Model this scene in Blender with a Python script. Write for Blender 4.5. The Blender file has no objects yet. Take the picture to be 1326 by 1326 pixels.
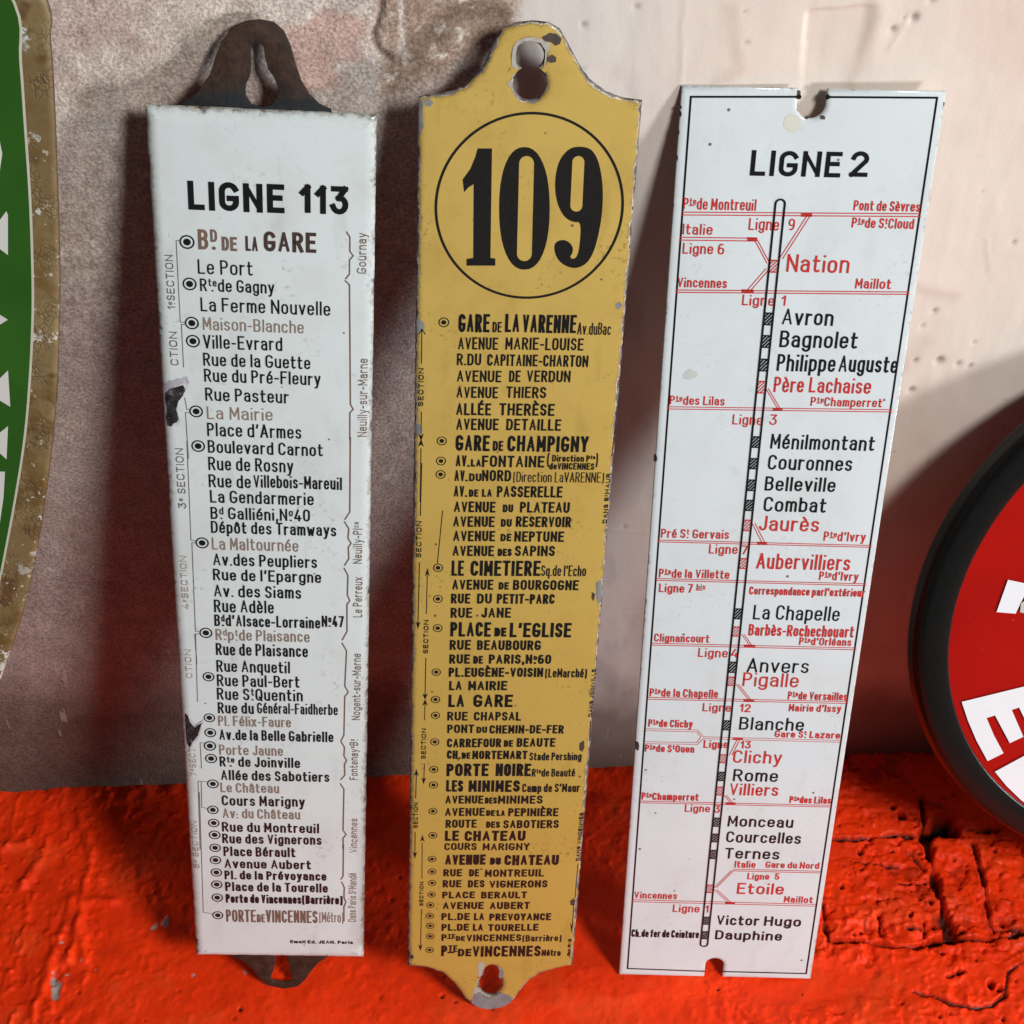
import bpy, bmesh, math, random
import numpy as np
from mathutils import Matrix, Vector, geometry

random.seed(7)
scene = bpy.context.scene
COL = scene.collection

# ------------------------------------------------------------------ camera
CAM_LOC=[0.02131, -0.68183, 1.00409]
CAM_AXES=[[0.999233, 0.002898, 0.039044], [-0.030588, 0.680271, 0.732323], [-0.024438, -0.732955, 0.679838]]
CAM_LENS=59.8504

cam_d = bpy.data.cameras.new('camera'); cam = bpy.data.objects.new('camera', cam_d); COL.objects.link(cam)
cam_d.sensor_width = 36; cam_d.lens = CAM_LENS; cam_d.clip_start = .01; cam_d.clip_end = 60
_r = [[CAM_AXES[i][0], CAM_AXES[i][2], -CAM_AXES[i][1]] for i in range(3)]
cam.matrix_world = Matrix.Translation(CAM_LOC) @ Matrix(_r).to_4x4()
scene.camera = cam

# ------------------------------------------------------------------ light
scene.view_settings.view_transform = 'Standard'; scene.view_settings.look = 'None'
scene.view_settings.gamma = 1; scene.view_settings.exposure = 0
world = bpy.data.worlds.new('World'); scene.world = world; world.use_nodes = True
bg = world.node_tree.nodes['Background']; bg.inputs[0].default_value = (.80, .90, 1.0, 1); bg.inputs[1].default_value = .06

def area_lamp(name, aim, direction, dist, sx, sy, power, color):
    d = bpy.data.lights.new(name, 'AREA'); d.shape = 'RECTANGLE'; d.size = sx; d.size_y = sy; d.energy = power; d.color = color
    o = bpy.data.objects.new(name, d); COL.objects.link(o)
    v = Vector(direction).normalized()
    o.location = Vector(aim) + v * dist
    o.rotation_euler = v.to_track_quat('Z', 'Y').to_euler()
    return o
# the daylight of a high opening to the front right, and a weaker one low along the wall from the right
area_lamp('window_light', (0, -.05, .3), (.85, -1, 1.05), 2.6, .50, .50, 55, (1.0, .99, .97))
area_lamp('side_window_light', (0, -.05, .25), (1.7, -1, .02), 2.6, .30, .45, 52, (.95, .97, 1.0))

# ------------------------------------------------------------------ sign drawing data (millimetres in the plane of each plaque)
TEXT = [(0,'LIGNE',-34.8,501.02,44.76,14.37,3.64,0,'k'),
(0,'113',17.09,501.59,22.74,14.12,3.55,0,'k'),
(0,'B{D.}',-31.0,480.95,8.79,10.3,2.19,0,'b2'),
(0,'DE',-19.85,480.86,7.13,7.18,1.72,0,'b2'),
(0,'LA',-8.75,481.06,5.91,7.66,1.63,0,'b1'),
(0,'GARE',-0.03,481.39,24.74,10.33,2.49,0,'b1'),
(0,'Le Port',-31.69,468.22,26.07,7.58,1.12,0,'k'),
(0,'R{te.}de Gagny',-31.0,459.15,35.45,6.69,1.13,0,'k'),
(0,'La Ferme Nouvelle',-31.17,448.44,62.53,7.49,1.15,0,'k'),
(0,'Maison-Blanche',-30.48,438.34,48.92,6.88,0.96,0,'f'),
(0,'Ville-Evrard',-30.7,428.31,38.54,7.48,1.18,0,'k'),
(0,'Rue de la Guette',-31.09,418.57,52.6,7.26,1.19,0,'k'),
(0,'Rue du Pré-Fleury',-30.98,409.65,57.54,7.34,1.21,0,'k'),
(0,'Rue Pasteur',-30.84,398.84,41.51,7.44,1.22,0,'k'),
(0,'La Mairie',-30.4,388.36,32.79,7.33,1.02,0,'f'),
(0,"Place d'Armes",-30.69,378.38,47.43,7.85,1.25,0,'k'),
(0,'Boulevard Carnot',-30.7,368.43,58.28,7.51,1.27,0,'k'),
(0,'Rue de Rosny',-30.86,358.1,43.35,8.05,1.29,0,'k'),
(0,'Rue de',-31.05,347.74,21.53,7.93,1.3,0,'k'),
(0,'Villebois-Mareuil',-8.08,348.42,45.5,7.72,1.3,0,'k'),
(0,'La Gendarmerie',-30.74,338.36,53.57,7.79,1.32,0,'k'),
(0,'B{d.} Galliéni,N{o.}40',-30.82,328.18,51.64,7.54,1.33,0,'k'),
(0,'Dépôt des Tramways',-30.96,319.32,65.55,7.62,1.35,0,'k'),
(0,'La Maltournée',-30.84,308.89,45.45,7.72,1.13,0,'f'),
(0,'Av.des Peupliers',-30.63,298.67,55.05,7.81,1.38,0,'k'),
(0,"Rue de l'Epargne",-30.99,288.91,57.57,7.54,1.4,0,'k'),
(0,'Av. des Siams',-30.98,278.15,46.79,8.0,1.42,0,'k'),
(0,'Rue Adèle',-31.23,267.83,32.13,8.47,1.43,0,'k'),
(0,"B{d.}d'Alsace-Lorraine",-31.38,258.46,57.37,7.81,1.45,0,'k'),
(0,'N{o.}47',26.81,259.76,11.99,7.58,1.45,0,'k'),
(0,'R{d.}p{t.}de Plaisance',-31.0,248.82,51.15,7.64,1.21,0,'f'),
(0,'Rue de Plaisance',-31.28,238.49,50.44,8.38,1.48,0,'k'),
(0,'Rue Anquetil',-31.37,226.86,40.52,8.32,1.41,0,'k'),
(0,'Rue Paul-Bert',-31.44,216.66,45.83,8.42,1.42,0,'k'),
(0,'Rue S{t.}Quentin',-31.79,206.97,47.86,8.52,1.44,0,'k'),
(0,'Rue du',-31.64,197.15,20.09,8.11,1.46,0,'k'),
(0,'Général-Faidherbe',-9.6,197.63,45.3,7.87,1.46,0,'k'),
(0,'Pl. Félix-Faure',-31.74,187.91,41.01,7.42,1.22,0,'f'),
(0,'Av.de la Belle Gabrielle',-31.53,177.57,64.8,7.77,1.49,0,'k'),
(0,'Porte Jaune',-31.89,166.43,36.3,7.6,1.24,0,'f'),
(0,'R{te.} de Joinville',-32.0,157.56,46.14,7.67,1.52,0,'k'),
(0,'Allée des Sabotiers',-31.66,147.21,62.64,7.76,1.54,0,'k'),
(0,'Le Château',-32.17,137.76,33.93,7.44,1.28,0,'f'),
(0,'Cours Marigny',-31.81,127.43,48.44,7.93,1.57,0,'k'),
(0,'Av. du Château',-31.63,117.53,45.42,7.6,1.31,0,'f'),
(0,'Rue du Montreuil',-32.41,106.61,57.28,7.69,1.61,0,'k'),
(0,'Rue des Vignerons',-32.52,97.3,58.82,7.77,1.62,0,'k'),
(0,'Place Bérault',-32.13,86.84,42.81,7.85,1.64,0,'k'),
(0,'Avenue Aubert',-31.95,76.92,51.89,7.5,1.66,0,'k'),
(0,'Pl. de la Prévoyance',-32.14,67.62,61.34,7.29,1.68,0,'k'),
(0,'Place de la Tourelle',-32.04,57.69,62.08,7.65,1.69,0,'k'),
(0,'Porte de Vincennes(Barrière)',-32.07,47.74,71.2,7.44,1.71,0,'k'),
(0,'PORTE[DE]VINCENNES',-32.28,31.36,56.05,10.58,2.42,0,'b2'),
(0,'(Métro)',24.86,32.19,14.88,8.79,1.36,0,'f'),
(0,'Email Ed. JEAN. Paris',6.65,13.3,39.05,2.79,0.93,0,'k'),
(0,'1{e.}SECTION',-43.25,448.84,28.63,3.76,0.67,1,'s'),
(0,'CTION',-43.3,418.25,18.51,3.84,0.69,1,'s'),
(0,'3{e} SECTION',-43.21,334.19,36.39,4.05,0.72,1,'s'),
(0,'4{e}SECTION',-44.58,269.38,34.82,3.6,0.75,1,'s2'),
(0,'CTION',-44.87,221.84,19.91,3.47,0.72,1,'s2'),
(0,'7{e}SECT',-45.49,149.85,21.16,3.62,0.75,1,'s2'),
(0,'8{e} SECTION',-46.86,76.22,38.29,3.76,0.78,1,'s2'),
(0,'Gournay',48.54,471.6,21.02,4.47,0.67,1,'b2'),
(0,'Neuilly-sur-Marne',49.94,380.67,44.89,4.73,0.71,1,'b2'),
(0,'Neuilly-Pl{ce}',48.29,302.28,26.38,4.76,0.74,1,'b2'),
(0,'Le Perreux',48.71,266.71,26.69,4.86,0.76,1,'b2'),
(0,'Nogent-sur-Marne',48.45,194.35,47.46,4.75,0.74,1,'b2'),
(0,'Fontenay{s}B{s.}',47.37,149.2,30.88,4.67,0.76,1,'b2'),
(0,'Vincennes',47.65,91.36,27.57,4.61,0.79,1,'b3'),
(0,'Dans Paris S{t}Mandé',47.42,32.96,41.47,4.75,0.81,1,'b3'),
(1,'GARE',-30.12,435.51,15.14,9.72,1.83,0,'k'),
(1,'DE',-13.54,435.68,4.45,5.58,1.67,0,'k'),
(1,'LA',-7.45,435.8,7.0,9.74,1.84,0,'k'),
(1,'VARENNE',1.0,435.73,26.18,9.74,1.84,0,'k'),
(1,'Av.duBac',27.93,435.12,16.39,6.49,1.2,0,'k'),
(1,'AVENUE',-30.09,426.19,19.52,6.64,1.15,0,'k'),
(1,'MARIE-LOUISE',-6.92,426.43,38.32,6.65,1.15,0,'k'),
(1,'R.DU',-30.44,417.59,11.91,6.41,1.16,0,'k'),
(1,'CAPITAINE-CHARTON',-15.5,417.47,49.78,6.41,1.16,0,'k'),
(1,'AVENUE',-30.23,408.42,21.95,6.38,1.18,0,'k'),
(1,'DE',-4.4,408.66,5.64,6.39,1.18,0,'k'),
(1,'VERDUN',4.38,408.89,21.59,6.39,1.18,0,'k'),
(1,'AVENUE',-30.21,399.46,20.59,6.35,1.19,0,'k'),
(1,'THIERS',-5.45,399.79,19.82,6.36,1.19,0,'k'),
(1,'ALLÉE',-30.18,389.77,17.44,6.84,1.39,0,'k'),
(1,'THERÈSE',-8.54,389.89,27.63,6.85,1.39,0,'k'),
(1,'AVENUE',-29.99,381.29,21.29,6.6,1.31,0,'k'),
(1,'DETAILLE',-4.76,381.42,27.6,6.61,1.31,0,'k'),
(1,'GARE',-30.0,369.2,17.19,9.16,1.9,0,'k'),
(1,'DE',-11.11,369.35,5.2,5.84,1.73,0,'k'),
(1,'CHAMPIGNY',-3.73,369.2,41.06,9.18,1.9,0,'k'),
(1,'AV.',-29.79,359.99,7.21,6.77,1.44,0,'k'),
(1,'LA',-22.01,360.06,5.22,4.37,1.31,0,'k'),
(1,'FONTAINE',-16.31,359.93,31.74,6.77,1.44,0,'k'),
(1,'(',16.8,361.12,1.91,7.65,0.87,0,'k'),
(1,'Direction P{te}',19.34,363.45,21.98,3.93,0.87,0,'k'),
(1,'deVINCENNES',18.15,358.82,23.0,3.95,0.88,0,'k'),
(1,')',41.37,361.15,1.44,7.67,0.88,0,'k'),
(1,'AV.',-30.27,351.38,6.87,6.62,1.36,0,'k'),
(1,'DU',-22.64,351.46,6.21,4.64,1.24,0,'k'),
(1,'NORD',-16.05,351.57,14.82,6.62,1.36,0,'k'),
(1,'(Direction LaVARENNE)',0.02,351.22,46.64,6.08,1.05,0,'k'),
(1,'AV.',-30.35,342.03,6.91,6.69,1.37,0,'k'),
(1,'DE',-22.49,342.09,4.8,4.47,1.25,0,'k'),
(1,'LA',-15.76,342.16,5.09,4.69,1.25,0,'k'),
(1,'PASSERELLE',-8.08,342.08,33.76,6.7,1.38,0,'k'),
(1,'AVENUE',-30.09,332.76,21.53,6.54,1.39,0,'k'),
(1,'DU',-4.69,332.91,5.32,4.75,1.27,0,'k'),
(1,'PLATEAU',4.21,332.79,25.74,6.56,1.39,0,'k'),
(1,'AVENUE',-30.29,323.87,21.55,6.5,1.4,0,'k'),
(1,'DU',-5.34,324.01,5.54,4.8,1.28,0,'k'),
(1,'RESERVOIR',2.44,323.99,28.79,6.51,1.41,0,'k'),
(1,'AVENUE',-30.1,315.0,21.95,6.45,1.42,0,'k'),
(1,'DE',-5.21,315.13,5.57,4.62,1.29,0,'k'),
(1,'NEPTUNE',2.03,314.92,26.01,6.46,1.42,0,'k'),
(1,'AVENUE',-30.19,305.69,21.78,6.52,1.43,0,'k'),
(1,'DES',-6.35,305.81,7.28,4.67,1.31,0,'k'),
(1,'SAPINS',2.7,305.92,20.99,6.54,1.44,0,'k'),
(1,'LE',-30.42,293.27,6.42,9.67,1.97,0,'k'),
(1,'CIMETIERE',-20.35,293.25,36.96,9.68,1.97,0,'k'),
(1,"Sq.de l'Echo",17.09,293.32,23.91,6.87,1.13,0,'k'),
(1,'AVENUE',-29.93,284.37,21.85,6.45,1.47,0,'k'),
(1,'DE',-5.1,284.46,5.38,4.79,1.34,0,'k'),
(1,'BOURGOGNE',2.57,284.29,34.98,6.46,1.47,0,'k'),
(1,'RUE',-30.34,275.42,10.27,6.39,1.49,0,'k'),
(1,'DU',-16.37,275.48,7.79,6.4,1.49,0,'k'),
(1,'PETIT-PARC',-5.78,275.35,30.99,6.4,1.49,0,'k'),
(1,'RUE',-30.35,266.05,11.53,6.58,1.5,0,'k'),
(1,'JANE',-13.79,266.13,15.89,6.59,1.5,0,'k'),
(1,'PLACE',-30.29,253.61,21.94,9.63,2.06,0,'k'),
(1,'DE',-6.33,253.67,6.38,5.95,1.88,0,'k'),
(1,"L'EGLISE",1.98,253.31,33.37,9.65,2.07,0,'k'),
(1,'RUE',-30.41,244.73,11.47,6.62,1.54,0,'k'),
(1,'BEAUBOURG',-15.48,244.62,34.76,6.63,1.54,0,'k'),
(1,'RUE',-30.42,235.4,11.23,6.31,1.56,0,'k'),
(1,'DE',-17.25,235.42,5.21,5.31,1.42,0,'k'),
(1,'PARIS,N{o.}60',-8.77,235.35,34.15,6.32,1.56,0,'k'),
(1,'PL.EUGÈNE-VOISIN',-30.55,226.32,51.96,6.37,1.57,0,'k'),
(1,'(LeMarché)',22.64,226.01,23.1,6.14,1.22,0,'k'),
(1,'LA',-30.15,217.09,7.01,6.44,1.59,0,'k'),
(1,'MAIRIE',-19.53,217.11,21.49,6.45,1.59,0,'k'),
(1,'LA',-30.33,205.37,8.82,8.74,2.07,0,'k'),
(1,'GARE',-16.42,205.38,21.85,8.74,2.07,0,'k'),
(1,'RUE',-30.73,195.85,11.35,6.22,1.42,0,'k'),
(1,'CHAPSAL',-15.78,195.78,26.27,6.22,1.42,0,'k'),
(1,'PONT',-30.55,186.92,15.02,6.04,1.43,0,'k'),
(1,'DU',-14.11,186.91,5.9,4.6,1.31,0,'k'),
(1,'CHEMIN-DE-FER',-6.78,186.52,41.87,6.05,1.44,0,'k'),
(1,'CARREFOUR',-30.54,176.61,30.63,6.35,1.5,0,'k'),
(1,'DE',1.7,176.88,5.08,4.9,1.37,0,'k'),
(1,'BEAUTE',8.99,176.86,21.82,6.36,1.51,0,'k'),
(1,'CH.',-30.37,168.19,7.68,6.16,1.52,0,'k'),
(1,'DE',-21.92,168.18,4.8,4.69,1.38,0,'k'),
(1,'MORTEMART',-15.97,167.95,31.31,6.17,1.52,0,'k'),
(1,'Stade Pershing',16.61,166.94,29.76,5.82,1.18,0,'k'),
(1,'PORTE',-30.41,155.46,23.99,9.23,2.2,0,'k'),
(1,'NOIRE',-2.25,155.38,20.09,9.25,2.2,0,'k'),
(1,'R{te}de Beauté',18.62,154.93,24.76,5.89,1.19,0,'k'),
(1,'LES',-30.38,143.87,9.72,8.59,2.11,0,'k'),
(1,'MINIMES',-17.44,143.66,29.47,8.6,2.11,0,'k'),
(1,"Camp de S'Maur",13.48,143.28,33.35,6.34,1.21,0,'k'),
(1,'AVENUE',-30.69,134.79,22.0,6.13,1.46,0,'k'),
(1,'DES',-7.71,134.72,6.86,4.74,1.33,0,'k'),
(1,'MINIMES',-0.16,134.58,25.83,6.15,1.46,0,'k'),
(1,'AVENUE',-30.7,125.38,23.09,6.19,1.48,0,'k'),
(1,'DE',-6.72,125.3,5.02,4.53,1.35,0,'k'),
(1,'LA',-0.52,125.27,4.73,4.53,1.35,0,'k'),
(1,'PEPINIÈRE',6.18,124.98,29.17,6.21,1.48,0,'k'),
(1,'ROUTE',-30.13,116.28,18.07,6.25,1.49,0,'k'),
(1,'DES',-6.43,116.17,8.02,4.96,1.36,0,'k'),
(1,'SABOTIERS',3.57,115.72,32.49,6.27,1.49,0,'k'),
(1,'LE',-30.34,106.19,8.13,7.89,2.08,0,'k'),
(1,'CHATEAU',-18.73,105.96,35.63,7.9,2.09,0,'k'),
(1,'COURS',-30.49,98.86,18.93,5.57,1.28,0,'k'),
(1,'MARIGNY',-7.87,98.54,27.61,5.58,1.29,0,'k'),
(1,'AVENUE',-29.97,87.18,24.07,8.05,2.13,0,'k'),
(1,'DU',-3.2,87.04,6.33,5.65,1.94,0,'k'),
(1,'CHATEAU',5.35,86.67,32.28,8.07,2.13,0,'k'),
(1,'RUE',-30.7,77.88,11.02,5.81,1.48,0,'k'),
(1,'DE',-15.36,77.78,5.85,5.82,1.48,0,'k'),
(1,'MONTREUIL',-5.96,77.39,35.16,5.82,1.48,0,'k'),
(1,'RUE',-30.92,69.04,11.07,5.86,1.49,0,'k'),
(1,'DES',-15.8,68.91,9.83,5.87,1.49,0,'k'),
(1,'VIGNERONS',-2.98,68.49,34.85,5.87,1.49,0,'k'),
(1,'PLACE',-31.04,60.07,19.54,5.52,1.5,0,'k'),
(1,'BERAULT',-7.63,59.75,27.48,5.53,1.51,0,'k'),
(1,'AVENUE',-30.59,51.17,24.69,5.84,1.52,0,'k'),
(1,'AUBERT',-2.2,50.88,24.2,5.85,1.52,0,'k'),
(1,'PL.DE',-31.2,41.98,17.08,5.89,1.53,0,'k'),
(1,'LA',-11.48,41.83,6.16,5.9,1.53,0,'k'),
(1,'PREVOYANCE',-2.09,41.36,37.5,5.9,1.54,0,'k'),
(1,'PL.DE',-31.04,33.08,16.67,5.81,1.55,0,'k'),
(1,'LA',-11.92,32.92,6.19,5.82,1.55,0,'k'),
(1,'TOURELLE',-2.58,32.54,30.75,5.82,1.55,0,'k'),
(1,'P{TE_}',-30.88,24.55,8.17,5.72,1.44,0,'k'),
(1,'DE',-22.03,24.46,5.42,4.1,1.31,0,'k'),
(1,'VINCENNES',-15.62,23.94,33.61,5.73,1.44,0,'k'),
(1,'(Barrière)',18.77,23.46,24.02,5.47,1.09,0,'k'),
(1,'P{TE_}',-30.84,11.46,9.61,9.1,2.06,0,'k'),
(1,'DE',-20.54,11.34,8.23,6.36,1.88,0,'k'),
(1,'VINCENNES',-11.61,10.74,42.13,9.11,2.07,0,'k'),
(1,'Métro',31.28,10.8,11.69,5.55,1.18,0,'k'),
(1,'SECTION',-46.57,394.51,21.13,2.59,0.6,1,'k'),
(1,'SECTION',-46.56,304.57,22.5,2.74,0.64,1,'k'),
(1,'SECTION',-42.08,242.17,22.33,2.64,0.66,1,'k'),
(1,'SECTION',-42.4,168.22,21.98,2.59,0.62,1,'k'),
(1,'SECTION',-46.39,116.16,19.39,2.56,0.64,1,'k'),
(1,'SECTION',-42.38,54.06,19.69,2.32,0.63,1,'k'),
(1,'DANS S{t}MAUR',50.08,326.51,30.1,2.35,0.64,1,'k'),
(1,'DANS JOINVILLE',50.71,198.35,33.31,2.29,0.62,1,'k'),
(1,'DANS VINCENNES',50.11,89.63,37.74,2.22,0.66,1,'k'),
(1,'PARIS',49.14,10.92,14.52,2.0,0.65,1,'k'),
(2,'LIGNE',-26.03,535.01,43.0,12.64,2.87,0,'k'),
(2,'2',21.27,535.81,8.63,12.62,2.87,0,'k'),
(2,'P{te_}de Montreuil',-56.49,517.45,35.0,5.9,1.0,0,'r'),
(2,'Pont de Sèvres',25.36,518.76,31.93,5.18,1.0,0,'r'),
(2,'Ligne',-24.15,507.58,14.66,6.21,1.02,0,'r'),
(2,'9',-4.98,507.89,3.04,5.97,1.01,0,'r'),
(2,'P{te_}de S{t.}Cloud',25.53,509.92,29.97,5.24,1.01,0,'r'),
(2,'Italie',-55.94,504.55,14.49,5.64,1.02,0,'r'),
(2,'Ligne 6',-55.22,494.51,20.26,5.71,1.03,0,'r'),
(2,'Vincennes',-56.51,476.76,24.39,5.34,1.06,0,'r'),
(2,'Maillot',31.1,478.18,17.59,5.45,1.05,0,'r'),
(2,'Ligne',-23.81,467.77,15.96,5.77,1.07,0,'r'),
(2,'1',-4.38,468.0,2.08,5.52,1.07,0,'r'),
(2,'P{te_}des Lilas',-56.01,411.5,28.18,5.17,1.0,0,'r'),
(2,'P{te_}Champerret',16.26,412.44,36.61,5.17,1.0,0,'r'),
(2,'Ligne',-22.89,400.63,15.49,5.95,1.01,0,'r'),
(2,'3',-3.71,400.78,3.68,6.19,1.01,0,'r'),
(2,'Pré S{t.} Gervais',-55.39,330.68,36.56,5.68,1.1,0,'r'),
(2,"P{te_}d'Ivry",32.14,330.89,22.51,5.93,1.1,0,'r'),
(2,'Ligne',-28.83,321.13,15.45,6.0,1.11,0,'r'),
(2,'7',-11.15,321.03,3.31,5.74,1.11,0,'r'),
(2,'P{te_}de la Villette',-54.87,305.0,38.42,5.71,1.13,0,'r'),
(2,"P{te_}d'Ivry",32.54,305.54,21.4,5.71,1.13,0,'r'),
(2,'Ligne 7 {bis_}',-54.27,295.32,25.21,5.77,1.14,0,'r'),
(2,"Correspondance parl'extérieur",-4.68,295.11,63.55,5.37,1.14,0,'r'),
(2,'Clignancourt',-54.89,261.93,30.85,5.52,1.12,0,'r'),
(2,"P{te_}d'Orléans",26.26,261.86,29.13,5.25,1.12,0,'r'),
(2,'Ligne',-29.5,252.01,16.53,6.24,1.13,0,'r'),
(2,'4',-11.14,252.27,4.1,5.97,1.13,0,'r'),
(2,'P{te_}de la Chapelle',-55.08,223.51,39.01,5.88,1.16,0,'r'),
(2,'P{te_}de Versailles',23.81,223.62,33.92,5.75,1.16,0,'r'),
(2,'Ligne',-24.1,213.68,16.22,5.95,1.18,0,'r'),
(2,'12',-2.8,213.86,6.28,5.81,1.18,0,'r'),
(2,"Mairie d'Issy",25.24,215.1,29.98,5.25,1.17,0,'r'),
(2,'Gare S{t.} Lazare',19.05,195.96,37.88,5.07,1.2,0,'r'),
(2,'P{te_}de Clichy',-54.54,201.56,25.57,5.6,1.19,0,'r'),
(2,'P{te_}de S{t}Ouen',-55.45,183.11,28.84,5.43,1.21,0,'r'),
(2,'Ligne',-21.51,187.01,14.32,5.83,1.21,0,'r'),
(2,'13',-0.02,187.14,5.92,5.69,1.21,0,'r'),
(2,'P{te_}Champerret',-55.26,146.62,33.95,5.64,1.26,0,'r'),
(2,'P{te_}des Lilas',32.7,146.64,24.56,5.34,1.26,0,'r'),
(2,'Ligne',-28.94,137.97,14.97,5.91,1.11,0,'r'),
(2,'3',-11.11,137.72,3.06,5.91,1.11,0,'r'),
(2,'Italie',4.54,94.34,12.74,5.56,1.16,0,'r'),
(2,'Gare du Nord',23.43,94.73,32.65,5.25,1.16,0,'r'),
(2,'Ligne',13.16,84.93,13.38,5.3,1.17,0,'r'),
(2,'5',30.03,85.2,2.67,5.3,1.17,0,'r'),
(2,'Vincennes',-55.21,67.03,26.45,5.71,1.19,0,'r'),
(2,'Maillot',37.5,66.42,17.9,5.4,1.19,0,'r'),
(2,'Ligne',-30.61,56.32,16.53,6.41,1.2,0,'r'),
(2,'1',-10.3,56.47,1.77,6.09,1.2,0,'r'),
(2,'Nation',-3.66,486.2,30.64,9.3,1.53,0,'r'),
(2,'Avron',-3.09,457.71,25.59,8.88,1.59,0,'k'),
(2,'Bagnolet',-3.03,445.38,39.04,9.27,1.61,0,'k'),
(2,'Philippe',-3.12,431.99,29.55,9.55,1.63,0,'k'),
(2,'Auguste',28.22,432.23,29.77,9.41,1.63,0,'k'),
(2,'Père',-3.47,419.98,15.22,8.82,1.45,0,'r'),
(2,'Lachaise',14.58,420.09,31.45,8.71,1.45,0,'r'),
(2,'Ménilmontant',-2.0,386.79,54.16,8.82,1.51,0,'k'),
(2,'Couronnes',-2.11,374.34,44.1,8.94,1.53,0,'k'),
(2,'Belleville',-2.5,361.43,37.22,8.71,1.55,0,'k'),
(2,'Combat',-1.94,348.58,33.17,9.08,1.58,0,'k'),
(2,'Jaurès',-3.19,336.5,32.06,9.34,1.6,0,'r'),
(2,'Aubervilliers',-2.36,312.13,50.81,9.99,1.64,0,'r'),
(2,'La Chapelle',-1.08,278.59,47.71,9.78,1.42,0,'k'),
(2,'Barbès-Rochechouart',-2.65,267.6,58.61,7.82,1.43,0,'r'),
(2,'Anvers',-1.26,242.3,34.78,9.77,1.47,0,'k'),
(2,'Pigalle',-2.79,232.24,31.62,9.74,1.49,0,'r'),
(2,'Blanche',-2.0,200.94,37.21,9.24,1.54,0,'k'),
(2,'Clichy',-3.47,176.29,28.39,9.47,1.58,0,'r'),
(2,'Rome',-2.28,162.53,26.29,9.18,1.6,0,'k'),
(2,'Villiers',-3.42,151.69,28.75,9.13,1.62,0,'r'),
(2,'Monceau',-2.5,127.22,39.22,8.51,1.64,0,'k'),
(2,'Courcelles',-2.36,114.6,45.11,8.77,1.66,0,'k'),
(2,'Ternes',-2.09,101.64,33.14,8.58,1.68,0,'k'),
(2,'Etoile',7.81,72.78,28.68,9.14,1.73,0,'r'),
(2,'Victor',-2.62,46.22,26.48,8.25,1.78,0,'k'),
(2,'Hugo',27.09,46.26,22.89,8.09,1.78,0,'k'),
(2,'Dauphine',-2.57,33.68,41.95,7.86,1.8,0,'k'),
(2,'Ch.de fer de Ceinture',-55.19,34.3,42.41,6.55,1.31,0,'k')]
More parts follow.
